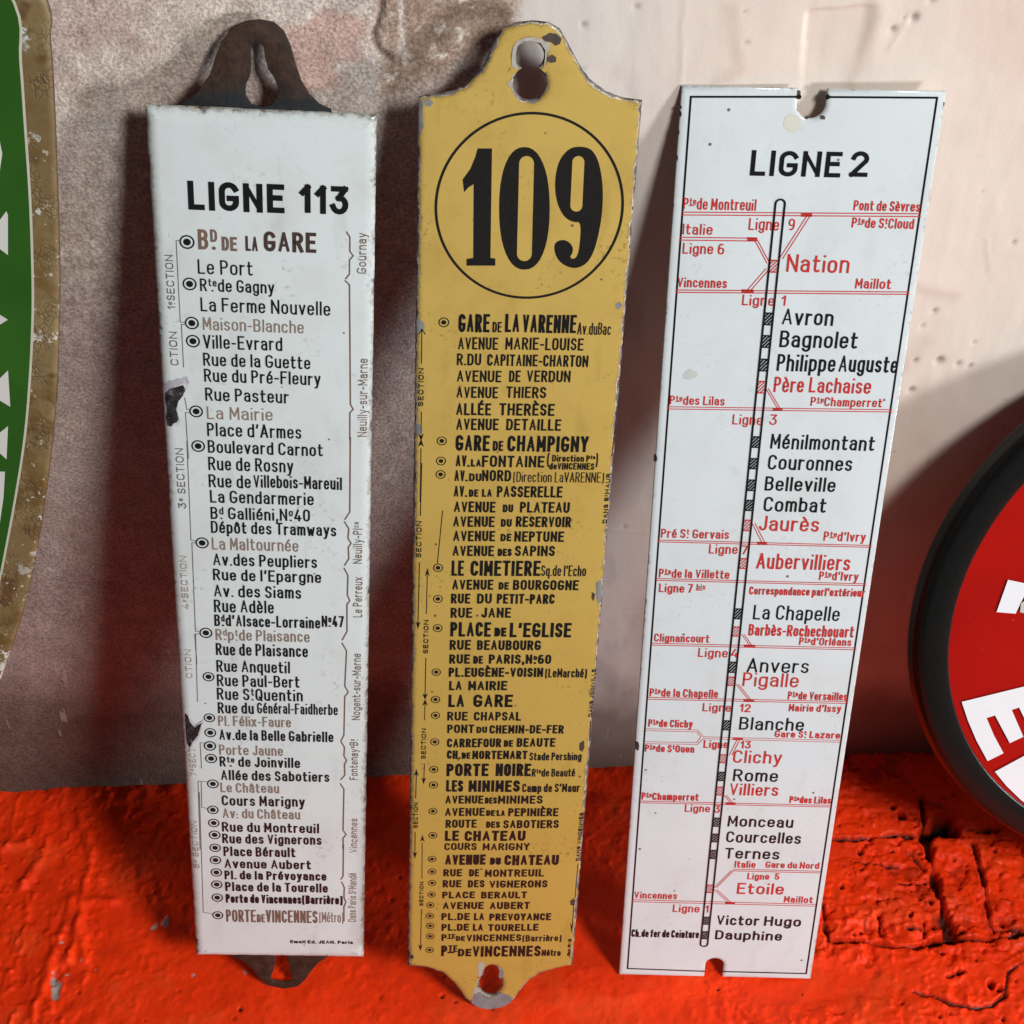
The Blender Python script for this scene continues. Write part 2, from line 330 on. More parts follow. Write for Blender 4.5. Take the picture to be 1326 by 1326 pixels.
LINES = [(0,[(-39.75,485.08),
(-41.33,484.92),
(-41.4,442.09),
(-39.25,441.97)],0.39,'s'),
(0,[(-39.12,440.87),
(-40.92,440.9),
(-40.91,417.32)],0.41,'s'),
(0,[(-41.15,399.94),
(-40.33,393.35),
(-39.23,393.18)],0.42,'s'),
(0,[(-39.29,391.67),
(-41.15,391.6),
(-40.86,364.6)],0.42,'s'),
(0,[(-41.21,374.82),
(-41.76,314.4),
(-39.43,314.13)],0.42,'s'),
(0,[(-39.49,312.82),
(-41.34,312.76),
(-41.94,254.38),
(-39.72,254.19)],0.44,'s'),
(0,[(-39.79,252.66),
(-42.42,252.58),
(-42.07,231.74)],0.46,'s'),
(0,[(-41.95,252.28),
(-42.86,205.08)],0.43,'s'),
(0,[(-40.44,174.94),
(-42.61,175.14),
(-42.58,155.93)],0.45,'s'),
(0,[(-39.78,145.58),
(-44.99,145.98),
(-45.98,91.73)],0.45,'s'),
(0,[(-43.21,145.22),
(-43.6,125.5),
(-40.57,124.89)],0.45,'s'),
(0,[(-44.54,137.23),
(-46.19,39.19),
(-40.69,38.1)],0.46,'s'),
(0,[(39.08,492.71),
(40.59,490.2),
(40.64,482.91),
(42.25,480.67),
(40.49,478.37),
(40.54,471.06),
(38.77,468.54)],0.7,'b2'),
(0,[(38.6,467.35),
(40.58,465.37),
(41.47,399.36),
(42.9,396.72),
(41.22,394.5),
(41.33,378.69)],0.72,'b2'),
(0,[(41.55,380.08),
(41.56,334.87),
(39.06,330.35)],0.76,'b2'),
(0,[(38.87,328.71),
(41.14,324.33),
(40.69,318.4),
(42.38,315.26),
(40.92,312.47),
(41.26,305.28),
(39.01,300.98)],0.78,'b2'),
(0,[(38.82,298.92),
(40.83,294.36),
(40.61,281.45),
(41.94,277.77),
(40.44,275.23),
(40.55,256.96),
(38.03,251.13)],0.79,'b2'),
(0,[(37.96,248.76),
(40.39,243.39),
(39.55,218.76),
(41.53,214.44),
(39.59,211.25),
(39.23,183.12),
(37.56,178.52)],0.77,'b2'),
(0,[(37.76,177.61),
(39.58,173.99),
(39.31,167.4),
(40.83,164.14),
(39.64,160.78),
(39.88,152.77),
(37.67,149.35)],0.8,'b2'),
(0,[(37.38,145.97),
(39.43,141.96),
(39.06,109.47),
(40.95,105.99),
(39.09,103.12),
(39.13,94.59)],0.81,'b2'),
(0,[(39.33,97.6),
(39.23,71.61),
(37.97,69.09)],0.83,'b2'),
(0,[(38.51,66.46),
(40.02,62.07),
(39.85,53.9),
(41.04,49.74),
(39.88,45.66),
(39.94,33.56)],0.85,'b2'),
(1,[(-47.78,436.61),
(-47.83,418.27)],0.41,'k'),
(1,[(-47.51,391.34),
(-47.55,378.81)],0.42,'k'),
(1,[(-47.45,370.21),
(-47.55,338.69)],0.42,'k'),
(1,[(-47.01,361.64),
(-47.31,330.47)],0.43,'k'),
(1,[(-47.46,301.4),
(-47.81,260.8)],0.44,'k'),
(1,[(-43.24,293.41),
(-43.4,268.77)],0.44,'k'),
(1,[(-43.31,238.9),
(-43.38,213.44)],0.46,'k'),
(1,[(-43.33,206.94),
(-43.38,196.21)],0.42,'k'),
(1,[(-43.07,164.51),
(-43.31,153.28)],0.43,'k'),
(1,[(-47.59,157.05),
(-47.8,139.13)],0.43,'k'),
(1,[(-47.83,112.9),
(-47.86,96.38)],0.44,'k'),
(1,[(-43.64,104.44),
(-43.49,76.35)],0.42,'k'),
(1,[(-43.48,51.15),
(-43.6,19.68)],0.44,'k'),
(1,[(50.93,402.29),
(49.88,366.95)],0.42,'k'),
(1,[(49.26,87.24),
(49.1,59.15)],0.43,'k'),
(1,[(48.69,54.5),
(48.81,35.67)],0.44,'k'),
(1,[(-35.89,333.4),
(-38.05,301.11)],0.43,'k'),
(1,[(49.97,194.98),
(50.14,180.37)],0.43,'k'),
(1,[(-49.1,434.09),
(-47.78,436.81),
(-46.21,434.14)],0.45,'k'),
(2,[(-56.63,515.98),
(57.79,517.77)],0.54,'r'),
(2,[(-56.53,514.55),
(57.99,516.35)],0.54,'r'),
(2,[(-56.85,503.04),
(-20.39,503.4)],0.54,'r'),
(2,[(-56.75,501.59),
(-20.25,501.95)],0.54,'r'),
(2,[(-57.0,475.27),
(57.86,476.86)],0.55,'r'),
(2,[(-56.92,474.02),
(58.03,475.61)],0.55,'r'),
(2,[(-57.08,410.12),
(58.3,411.19)],0.5,'r'),
(2,[(-57.0,408.82),
(58.48,409.89)],0.5,'r'),
(2,[(-56.61,329.08),
(58.25,328.55)],0.53,'r'),
(2,[(-56.54,327.91),
(58.4,327.38)],0.53,'r'),
(2,[(-55.95,304.2),
(58.4,303.74)],0.53,'r'),
(2,[(-55.87,303.0),
(58.55,302.54)],0.53,'r'),
(2,[(-55.92,260.83),
(58.47,260.62)],0.52,'r'),
(2,[(-55.83,259.51),
(58.63,259.3)],0.52,'r'),
(2,[(-55.58,222.82),
(58.16,222.93)],0.53,'r'),
(2,[(-55.5,221.44),
(58.32,221.56)],0.53,'r'),
(2,[(-55.83,145.56),
(57.46,145.44)],0.54,'r'),
(2,[(-55.75,144.24),
(57.61,144.12)],0.54,'r'),
(2,[(-56.21,65.8),
(57.03,65.38)],0.56,'r'),
(2,[(-56.12,64.21),
(57.21,63.79)],0.56,'r'),
(2,[(4.3,92.98),
(56.9,92.83)],0.56,'r'),
(2,[(4.42,91.58),
(57.06,91.43)],0.56,'r'),
(2,[(3.54,515.82),
(-7.68,493.0)],0.47,'r'),
(2,[(5.11,515.85),
(-6.09,493.04)],0.47,'r'),
(2,[(-20.38,502.07),
(-13.61,490.66)],0.48,'r'),
(2,[(-19.02,502.1),
(-12.25,490.69)],0.48,'r'),
(2,[(-13.78,487.58),
(-21.68,476.23)],0.48,'r'),
(2,[(-11.95,487.62),
(-19.84,476.27)],0.48,'r'),
(2,[(-7.39,421.68),
(-0.47,410.69)],0.44,'r'),
(2,[(-6.15,421.71),
(0.79,410.72)],0.44,'r'),
(2,[(-7.11,340.94),
(-0.73,328.84)],0.46,'r'),
(2,[(-5.59,340.98),
(0.81,328.88)],0.46,'r'),
(2,[(-6.16,268.09),
(-1.2,260.72)],0.45,'r'),
(2,[(-4.87,268.13),
(0.09,260.76)],0.45,'r'),
(2,[(-6.26,233.35),
(1.84,222.34)],0.46,'r'),
(2,[(-4.95,233.38),
(3.15,222.38)],0.46,'r'),
(2,[(-2.37,193.55),
(-5.98,182.01)],0.47,'r'),
(2,[(-0.82,193.59),
(-4.41,182.06)],0.47,'r'),
(2,[(-6.33,151.25),
(-2.26,145.78)],0.47,'r'),
(2,[(-4.98,151.29),
(-0.91,145.82)],0.47,'r'),
(2,[(-6.32,77.62),
(2.89,91.85)],0.49,'r'),
(2,[(-4.91,77.66),
(4.28,91.89)],0.49,'r'),
(2,[(-6.28,75.72),
(3.25,65.36)],0.49,'r'),
(2,[(-4.65,75.77),
(4.9,65.41)],0.49,'r'),
(2,[(-55.56,200.12),
(-25.85,199.96),
(-22.14,195.12),
(57.65,194.67)],0.38,'r'),
(2,[(-55.48,198.71),
(-26.3,198.54),
(-23.57,194.8),
(-25.72,190.76),
(-55.89,190.48)],0.38,'r'),
(2,[(-55.8,189.05),
(-25.06,189.35),
(-22.03,193.7),
(57.82,193.25)],0.38,'r')]
DOTS = [(0,-36.28,484.46,3.59,0.22,0.5),(0,-36.0,462.7,3.38,0.22,0.5),(0,-35.84,441.81,3.43,0.22,0.5),(0,-35.72,431.96,3.45,0.22,0.5),(0,-35.82,392.45,3.44,0.22,0.5),(0,-35.63,372.21,3.49,0.22,0.5),(0,-35.98,312.82,3.52,0.22,0.5),(0,-36.32,253.54,3.54,0.22,0.5),(0,-36.04,223.1,3.28,0.22,0.5),(0,-36.67,193.6,3.24,0.22,0.5),(0,-36.58,182.69,3.36,0.22,0.5),(0,-37.15,172.81,3.57,0.22,0.5),(0,-36.81,163.37,3.49,0.22,0.5),(0,-36.51,144.05,3.43,0.22,0.5),(0,-37.25,123.74,3.37,0.22,0.5),(0,-37.12,113.36,3.38,0.22,0.5),(0,-36.95,103.85,3.5,0.22,0.5),(0,-37.01,93.38,3.42,0.22,0.5),(0,-37.16,83.36,3.44,0.22,0.5),(0,-37.0,73.1,3.46,0.22,0.5),(0,-37.15,63.02,3.48,0.22,0.5),(0,-37.22,51.94,3.5,0.22,0.5),(0,-37.43,36.81,3.42,0.22,0.5),(1,-37.28,440.55,2.61,0.2,0.46),(1,-37.08,374.86,2.54,0.2,0.46),(1,-37.25,363.15,2.55,0.2,0.46),(1,-37.3,355.26,2.57,0.2,0.46),(1,-37.6,298.17,2.65,0.2,0.46),(1,-37.37,278.26,2.59,0.2,0.46),(1,-37.14,259.11,2.61,0.2,0.46),(1,-37.46,229.53,2.56,0.2,0.46),(1,-37.56,210.59,2.58,0.2,0.46),(1,-37.39,199.44,2.54,0.2,0.46),(1,-37.47,180.49,2.57,0.2,0.46),(1,-37.72,160.4,2.6,0.2,0.46),(1,-37.74,148.86,2.61,0.2,0.46),(1,-37.72,129.09,2.54,0.2,0.46),(1,-37.53,110.47,2.57,0.2,0.46),(1,-37.65,91.89,2.49,0.2,0.46),(1,-37.49,81.79,2.51,0.2,0.46),(1,-37.31,72.66,2.4,0.2,0.46),(1,-37.56,63.25,2.41,0.2,0.46),(1,-38.11,54.68,2.42,0.2,0.46),(1,-38.27,45.77,2.43,0.2,0.46),(1,-38.05,37.3,2.44,0.2,0.46),(1,-37.92,28.49,2.45,0.2,0.46),(1,-38.05,16.86,2.57,0.2,0.46)]
POLYS = [(0,[(-51.12,401.69),(-48.38,404.97),(-44.64,406.17),(-41.55,407.34),(-40.56,404.74),(-42.12,400.97),(-44.79,397.14),(-45.74,392.82),(-44.76,388.02),(-45.61,385.82),(-47.51,384.99),(-48.54,383.0),(-50.87,383.13),(-51.37,387.77),(-50.38,392.65),(-51.09,396.9)],'chip'),(0,[(-50.54,196.64),(-48.86,194.78),(-47.61,189.71),(-44.36,185.31),(-41.02,190.15),(-42.61,184.72),(-43.57,180.56),(-46.22,176.21),(-48.93,170.92),(-50.27,174.15),(-50.55,183.21)],'chip'),(1,[(-43.3,297.78),(-44.51,292.81),(-43.25,294.21),(-41.95,292.82)],'k'),(1,[(-47.78,258.33),(-49.14,263.49),(-47.82,262.05),(-46.54,263.5)],'k'),(1,[(-43.35,149.25),(-44.67,154.54),(-43.4,153.06),(-42.17,154.53)],'k'),(1,[(-47.63,160.8),(-48.83,155.55),(-47.59,157.02),(-46.32,155.55)],'k'),(1,[(-47.82,92.1),(-49.17,97.72),(-47.86,96.14),(-46.58,97.7)],'k'),(1,[(-43.56,110.9),(-44.78,105.38),(-43.52,106.92),(-42.21,105.36)],'k'),(1,[(-43.75,15.97),(-45.1,21.75),(-43.8,20.13),(-42.54,21.72)],'k'),(1,[(-47.52,376.13),(-48.87,371.27),(-47.47,372.65),(-46.05,371.3)],'k'),(1,[(-47.5,374.52),(-48.95,379.01),(-47.53,377.77),(-46.15,379.04)],'k'),(1,[(-43.34,210.45),(-44.94,214.87),(-43.38,213.64),(-41.85,214.87)],'k'),(1,[(-43.35,210.71),(-44.84,206.28),(-43.3,207.52),(-41.74,206.28)],'k'),(1,[(48.87,29.54),(47.33,39.08),(48.47,36.41),(49.3,39.06)],'k'),(1,[(48.58,8.85),(47.18,15.81),(48.29,13.86),(49.17,15.79)],'k'),(1,[(-16.86,528.41),(-23.39,528.27),(-24.4,524.17),(-26.58,518.26),(-29.93,513.27),(-29.12,507.04),(-27.28,509.36),(-24.78,511.1),(-23.95,474.37),(-27.12,473.79),(-27.04,470.36),(-13.36,470.6),(-13.49,474.25),(-15.82,474.52)],'num'),(1,[[(11.11,499.93),(10.68,505.74),(10.05,510.53),(9.2,514.8),(8.14,518.57),(6.88,521.84),(5.45,524.55),(3.86,526.7),(2.12,528.23),(0.22,529.15),(-2.03,529.42),(-4.24,529.05),(-6.06,528.06),(-7.66,526.45),(-9.06,524.24),(-10.25,521.47),(-11.22,518.16),(-11.94,514.35),(-12.42,510.06),(-12.63,505.26),(-12.55,499.46),(-12.21,493.61),(-11.65,488.73),(-10.85,484.31),(-9.81,480.37),(-8.56,476.92),(-7.11,474.02),(-5.48,471.72),(-3.69,470.06),(-1.72,469.06),(0.62,468.76),(2.93,469.14),(4.81,470.21),(6.46,471.94),(7.89,474.3),(9.09,477.25),(10.04,480.74),(10.72,484.72),(11.14,489.16),(11.28,494.07)],[(2.83,521.63),(2.67,522.57),(2.28,523.43),(1.69,524.17),(0.95,524.72),(0.1,525.07),(-0.81,525.17),(-1.7,525.03),(-2.52,524.65),(-3.22,524.06),(-3.74,523.3),(-4.05,522.42),(-4.13,521.48),(-3.32,476.93),(-3.16,475.94),(-2.76,475.02),(-2.16,474.23),(-1.39,473.63),(-0.51,473.26),(0.43,473.15),(1.35,473.3),(2.2,473.7),(2.92,474.33),(3.45,475.13),(3.77,476.07),(3.84,477.06)]],'num2'),(1,[[(24.4,530.08),(25.23,530.03),(26.03,529.9),(26.81,529.7),(27.56,529.42),(28.29,529.07),(29.01,528.53),(29.75,527.77),(30.48,526.82),(31.22,525.67),(31.9,524.34),(32.53,522.85),(33.11,521.19),(33.63,519.35),(34.11,517.42),(34.53,515.39),(34.9,513.26),(35.22,511.02),(35.47,508.72),(35.65,506.35),(35.77,503.9),(35.82,501.38),(35.8,498.86),(35.71,496.32),(35.55,493.77),(35.31,491.21),(35.03,488.74),(34.7,486.36),(34.33,484.07),(33.92,481.86),(33.44,479.84),(32.89,478.02),(32.27,476.38),(31.58,474.93),(30.8,473.68),(29.93,472.61),(28.96,471.74),(27.91,471.07),(26.87,470.57),(25.85,470.23),(24.85,470.07),(23.87,470.08),(22.84,470.24),(21.76,470.55),(20.63,471.0),(19.45,471.61),(18.4,472.33),(17.46,473.15),(16.65,474.07),(15.96,475.1),(15.39,476.17),(14.95,477.26),(14.62,478.39),(14.41,479.56),(14.34,480.56),(14.39,481.42),(14.57,482.12),(14.88,482.67),(15.29,483.14),(15.8,483.54),(16.41,483.86),(17.12,484.1),(17.84,484.22),(18.57,484.21),(19.3,484.07),(20.04,483.8),(20.72,483.43),(21.34,482.96),(21.9,482.4),(22.4,481.74),(22.78,481.06),(23.04,480.36),(23.18,479.65),(23.2,478.93),(23.12,478.24),(22.95,477.59),(22.69,476.97),(22.33,476.39),(22.21,475.89),(22.32,475.46),(22.66,475.11),(23.24,474.83),(23.78,474.78),(24.28,474.94),(24.75,475.33),(25.17,475.93),(25.53,476.78),(25.82,477.87),(26.03,479.19),(26.18,480.75),(26.28,482.57),(26.34,484.66),(26.35,487.02),(26.31,489.63),(26.05,491.56),(25.56,492.82),(24.85,493.4),(23.92,493.3),(22.96,493.38),(21.97,493.63),(20.95,494.05),(19.91,494.64),(18.91,495.44),(17.97,496.44),(17.07,497.66),(16.23,499.09),(15.48,500.59),(14.83,502.18),(14.28,503.84),(13.83,505.59),(13.48,507.4),(13.23,509.26),(13.07,511.19),(13.01,513.17),(13.06,515.12),(13.2,517.04),(13.45,518.92),(13.8,520.77),(14.27,522.45),(14.86,523.96),(15.57,525.29),(16.4,526.46),(17.19,527.43),(17.94,528.21),(18.66,528.8),(19.34,529.21),(20.03,529.53),(20.72,529.78),(21.41,529.94),(22.11,530.03),(22.85,530.08),(23.61,530.1)],[(26.06,522.82),(25.92,523.57),(25.59,524.27),(25.11,524.87),(24.49,525.32),(23.79,525.6),(23.06,525.68),(22.33,525.57),(21.67,525.26),(21.11,524.78),(20.7,524.17),(20.46,523.46),(20.41,522.69),(20.69,501.53),(20.83,500.75),(21.16,500.03),(21.65,499.41),(22.27,498.94),(22.99,498.65),(23.74,498.57),(24.47,498.68),(25.15,499.0),(25.71,499.49),(26.13,500.13),(26.37,500.86),(26.42,501.65)]],'num2'),(1,[(3.38,579.75),(6.43,582.08),(10.07,581.73),(12.18,579.52),(11.67,577.23),(9.45,576.27),(7.55,578.04),(4.83,577.97)],'brown'),(1,[(6.53,571.17),(8.3,572.32),(10.36,571.27),(10.29,569.16),(8.04,568.46),(6.34,569.52)],'brown'),(1,[(-48.08,549.93),(-45.81,550.92),(-43.95,549.08),(-45.29,547.17),(-47.59,547.59)],'grey'),(1,[(-50.65,550.33),(-48.54,549.91),(-48.93,543.78),(-48.3,538.1),(-49.74,534.24),(-50.68,536.13)],'grey'),(1,[(-9.11,575.35),(-7.41,578.12),(-4.3,579.55),(0.2,579.94),(3.41,579.11),(6.84,577.57),(7.5,575.31),(6.18,572.81),(5.99,569.33),(4.94,566.54),(5.37,570.69),(5.19,574.34),(3.05,577.29),(-0.63,578.29),(-4.24,578.01),(-7.04,575.86),(-7.8,572.19),(-7.45,568.08),(-6.44,565.8),(-9.2,566.19),(-9.56,570.78)],'rim'),(1,[(-11.23,559.67),(-9.69,560.17),(-8.44,558.8),(-8.64,556.75),(-10.21,557.09)],'white'),(1,[(-9.89,-22.15),(-6.42,-20.05),(-3.78,-23.67),(0.31,-25.17),(4.79,-23.08),(7.24,-20.97),(11.87,-23.19),(15.03,-26.11),(13.17,-30.42),(8.23,-34.25),(0.15,-35.87),(-6.51,-34.02),(-11.18,-30.04)],'grey'),(1,[(-8.35,4.7),(-5.22,6.75),(-3.64,3.94),(-4.51,-0.25),(-5.86,-5.15),(-6.53,-9.38),(-7.5,-3.72)],'white'),(1,[(3.87,3.14),(7.49,-0.41),(8.65,-4.64),(6.8,-8.86),(5.22,-6.71),(5.54,-1.79)],'grey'),(1,[(-10.05,-16.43),(-7.05,-15.76),(-5.43,-19.35),(-8.37,-22.17),(-11.28,-26.44),(-10.43,-20.71)],'white'),(1,[(-50.71,441.52),(-48.74,442.05),(-46.45,439.11),(-47.05,436.12),(-49.12,435.59),(-50.46,434.57)],'grey'),(1,[(-50.87,383.57),(-48.55,384.66),(-46.92,380.96),(-47.55,378.81),(-49.41,378.25),(-50.82,378.77)],'grey'),(1,[(45.41,451.78),(47.42,452.8),(48.91,451.05),(47.89,448.86),(45.87,449.23)],'grey'),(1,[(46.74,289.18),(49.12,290.99),(50.64,283.19),(50.25,277.13),(48.66,275.3),(47.21,281.97)],'grey'),(1,[(44.83,283.16),(46.71,281.96),(46.22,277.11),(44.9,278.93)],'brown'),(1,[(44.59,179.77),(46.88,181.6),(47.67,176.69),(46.74,172.99),(44.7,174.85)],'brown'),(1,[(46.28,57.18),(48.11,59.42),(49.7,57.15),(48.96,53.16),(46.77,53.85)],'brown'),(1,[(-50.42,11.5),(-48.46,13.54),(-47.64,10.08),(-48.91,8.71)],'brown'),(2,[(0.38,517.05),(5.78,516.94),(5.99,515.04),(0.6,514.92)],'r'),(2,[(-24.4,503.91),(-19.4,503.79),(-19.22,501.86),(-24.2,501.74)],'r'),(2,[(-24.7,476.41),(-18.69,476.3),(-18.53,474.56),(-24.52,474.41)],'r'),(2,[(-2.9,410.87),(2.15,410.75),(2.31,409.1),(-2.72,408.98)],'r'),(2,[(-3.31,329.42),(1.98,329.3),(2.15,327.48),(-3.12,327.34)],'r'),(2,[(-4.48,261.29),(1.99,261.21),(2.13,259.62),(-4.32,259.45)],'r'),(2,[(-1.3,222.94),(4.87,222.84),(5.02,221.19),(-1.13,221.02)],'r'),(2,[(-4.94,194.89),(0.87,194.77),(0.99,193.36),(-4.8,193.19)],'r'),(2,[(-5.0,146.15),(0.89,146.02),(1.01,144.55),(-4.85,144.38)],'r'),(2,[(1.21,65.94),(7.33,65.8),(7.5,63.89),(1.39,63.7)],'r'),(2,[(-12.65,561.64),(-11.85,564.45),(-9.79,565.61),(-7.04,565.34),(-4.88,563.49),(-4.15,560.7),(-5.16,557.87),(-7.23,556.7),(-10.02,557.2),(-11.83,558.85)],'cream'),(2,[(-49.46,430.05),(-47.26,432.29),(-44.81,431.03),(-42.72,429.33),(-43.74,427.12),(-46.82,426.16),(-49.57,426.1),(-50.51,428.27)],'stain'),(2,[(-62.4,381.54),(-60.76,381.12),(-60.24,379.27),(-60.6,376.94),(-62.14,377.36)],'brown'),(2,[(-61.25,190.57),(-59.42,189.93),(-58.82,187.2),(-59.18,183.73),(-60.91,184.38)],'brown'),(2,[(-61.8,565.69),(-60.86,565.41),(-60.55,564.24),(-60.73,562.75),(-61.62,563.03)],'brown'),(2,[(-62.21,568.48),(-60.93,568.32),(-60.56,567.56),(-60.89,566.59),(-62.09,566.76)],'brown'),(2,[(-61.82,556.39),(-60.99,556.19),(-60.72,555.29),(-60.9,554.17),(-61.68,554.37)],'brown'),(2,[(-61.69,544.34),(-60.9,544.05),(-60.63,542.84),(-60.76,541.31),(-61.5,541.6)],'brown'),(2,[(-7.52,576.79),(-6.34,576.53),(-5.93,575.37),(-6.13,573.9),(-7.24,574.17)],'brown'),(2,[(5.44,576.35),(6.61,576.08),(7.03,574.92),(6.84,573.46),(5.74,573.73)],'brown'),(2,[(4.52,565.31),(6.28,565.13),(6.81,564.25),(6.4,563.13),(4.75,563.31)],'brown'),(2,[(60.81,572.82),(61.42,572.61),(61.69,571.74),(61.68,570.63),(61.11,570.84)],'brown'),(2,[(-2.84,564.96),(-1.38,564.81),(-0.94,564.08),(-1.29,563.14),(-2.66,563.3)],'brown')]
RING = (1.62,499.84,44.33,46.22)
PLATE_OUTLINE = [(-50.85,551.17),(-47.2,552.29),(-40.8,553.09),(-34.43,554.74),(-28.12,558.52),(-22.81,564.48),(-20.11,570.97),(-17.33,577.41),(-13.47,583.11),(-8.18,585.94),(-1.02,586.93),(6.22,586.31),(11.33,583.56),(15.28,577.78),(20.37,568.76),(25.86,561.49),(33.62,555.88),(42.16,553.07),(50.59,552.14),(51.0,1.68),(41.09,-0.72),(31.25,-4.95),(24.5,-11.23),(19.83,-19.72),(15.14,-29.0),(8.23,-34.25),(0.16,-36.16),(-8.04,-33.71),(-15.32,-26.66),(-21.66,-14.13),(-29.88,-3.41),(-40.9,1.36),(-51.34,2.48)]
KEYHOLES = [[(2.28,565.64),(3.48,564.92),(4.75,563.77),(5.83,562.17),(6.53,560.23),(6.69,558.09),(6.24,555.96),(5.19,554.03),(3.6,552.49),(1.63,551.49),(-0.57,551.13),(-2.8,551.44),(-4.84,552.4),(-6.52,553.9),(-7.69,555.8),(-8.28,557.91),(-8.27,560.03),(-7.72,561.97),(-6.77,563.57),(-5.64,564.73),(-4.55,565.47),(-5.37,566.11),(-6.47,567.12),(-7.41,568.51),(-8.0,570.2),(-8.11,572.04),(-7.7,573.87),(-6.78,575.52),(-5.4,576.83),(-3.69,577.68),(-1.79,577.99),(0.13,577.72),(1.89,576.91),(3.35,575.64),(4.38,574.01),(4.91,572.2),(4.91,570.37),(4.44,568.68),(3.62,567.29),(2.63,566.27)],[(5.96,-8.04),(6.59,-9.4),(7.1,-11.04),(7.42,-12.92),(7.48,-14.98),(7.21,-17.1),(6.59,-19.15),(5.6,-20.97),(4.3,-22.42),(2.74,-23.37),(1.02,-23.74),(-0.73,-23.49),(-2.41,-22.65),(-3.9,-21.28),(-5.1,-19.49),(-5.97,-17.43),(-6.47,-15.25),(-6.61,-13.09),(-6.45,-11.1),(-6.04,-9.34),(-5.47,-7.88),(-4.81,-6.72),(-4.11,-5.82),(-4.04,-4.72),(-4.09,-3.37),(-3.91,-1.97),(-3.51,-0.62),(-2.87,0.59),(-2.01,1.56),(-0.98,2.21),(0.15,2.48),(1.31,2.35),(2.43,1.83),(3.44,0.95),(4.26,-0.22),(4.86,-1.58),(5.22,-3.03),(5.33,-4.48),(5.24,-5.83),(5.29,-6.95)]]
TRACK = [(-12.32,513.66),(-7.83,513.77),(-11.8,32.42),(-6.27,32.1),(-10.27,523.55),(-9.02,27.38)]
STATIONS = [(-10.14,485.95,6.13,'r'),(-10.17,457.56,6.35,'k'),(-10.03,445.08,6.45,'k'),(-10.07,431.87,6.55,'k'),(-9.87,419.29,6.52,'r'),(-10.05,387.44,6.28,'k'),(-9.93,374.58,6.13,'k'),(-9.91,361.28,6.48,'k'),(-9.65,348.92,6.32,'k'),(-9.5,336.25,6.66,'r'),(-9.42,312.08,6.32,'r'),(-9.09,278.71,6.7,'k'),(-9.12,266.97,6.27,'r'),(-8.72,241.83,7.24,'k'),(-8.97,232.6,5.96,'r'),(-8.94,200.59,6.73,'k'),(-9.11,176.17,6.04,'r'),(-9.14,162.62,6.42,'k'),(-8.91,151.57,6.2,'r'),(-9.39,127.13,6.57,'k'),(-9.53,114.73,6.35,'k'),(-9.51,101.25,6.75,'k'),(-9.5,73.26,6.31,'r'),(-9.05,46.44,6.15,'k'),(-9.53,33.98,6.23,'k')]
BORDER = [[(-6.62,573.78),(-56.81,572.68),(-56.09,6.34),(-6.85,5.33)],[(6.68,573.97),(57.47,574.76),(57.97,5.31),(4.53,5.51)]]
NOTCH = ([(-7.02,577.63),(6.23,577.92)],[(-6.69,3.3),(4.68,3.65)],(563.28,16.27))
TAB_TOP = [(-38.16,547.16),(-37.61,549.52),(-29.3,555.92),(-23.19,564.46),(-20.24,572.76),(-17.35,580.08),(-12.33,586.54),(-6.57,589.73),(-0.01,590.74),(6.09,589.88),(10.41,586.28),(13.23,580.17),(15.51,571.71),(18.1,563.61),(21.64,557.78),(26.1,553.34),(31.5,551.07),(31.96,547.53)]
TAB_BOTTOM = [(-30.68,2.43),(-30.33,-3.84),(-22.24,-8.43),(-18.01,-14.7),(-13.79,-23.43),(-8.38,-29.79),(1.58,-32.69),(10.51,-30.58),(15.23,-24.51),(18.94,-16.41),(23.95,-8.35),(30.57,-2.36),(30.57,3.62)]
TAB_KEYS = [[(-4.26,577.11),(-3.59,579.65),(-1.81,580.63),(-0.06,580.17),(1.31,578.26),(1.92,573.79),(3.05,568.4),(5.65,564.87),(7.36,560.36),(6.83,555.26),(4.08,551.88),(-0.43,550.55),(-4.88,551.93),(-7.19,556.0),(-7.07,560.62),(-5.01,564.84),(-4.26,569.88)],[(-3.23,-0.96),(4.77,-0.81),(4.68,-7.92),(5.68,-15.86),(7.58,-23.85),(5.56,-25.82),(0.33,-26.56),(-4.97,-25.36),(-6.59,-22.82),(-4.23,-14.45),(-3.35,-8.07)]]
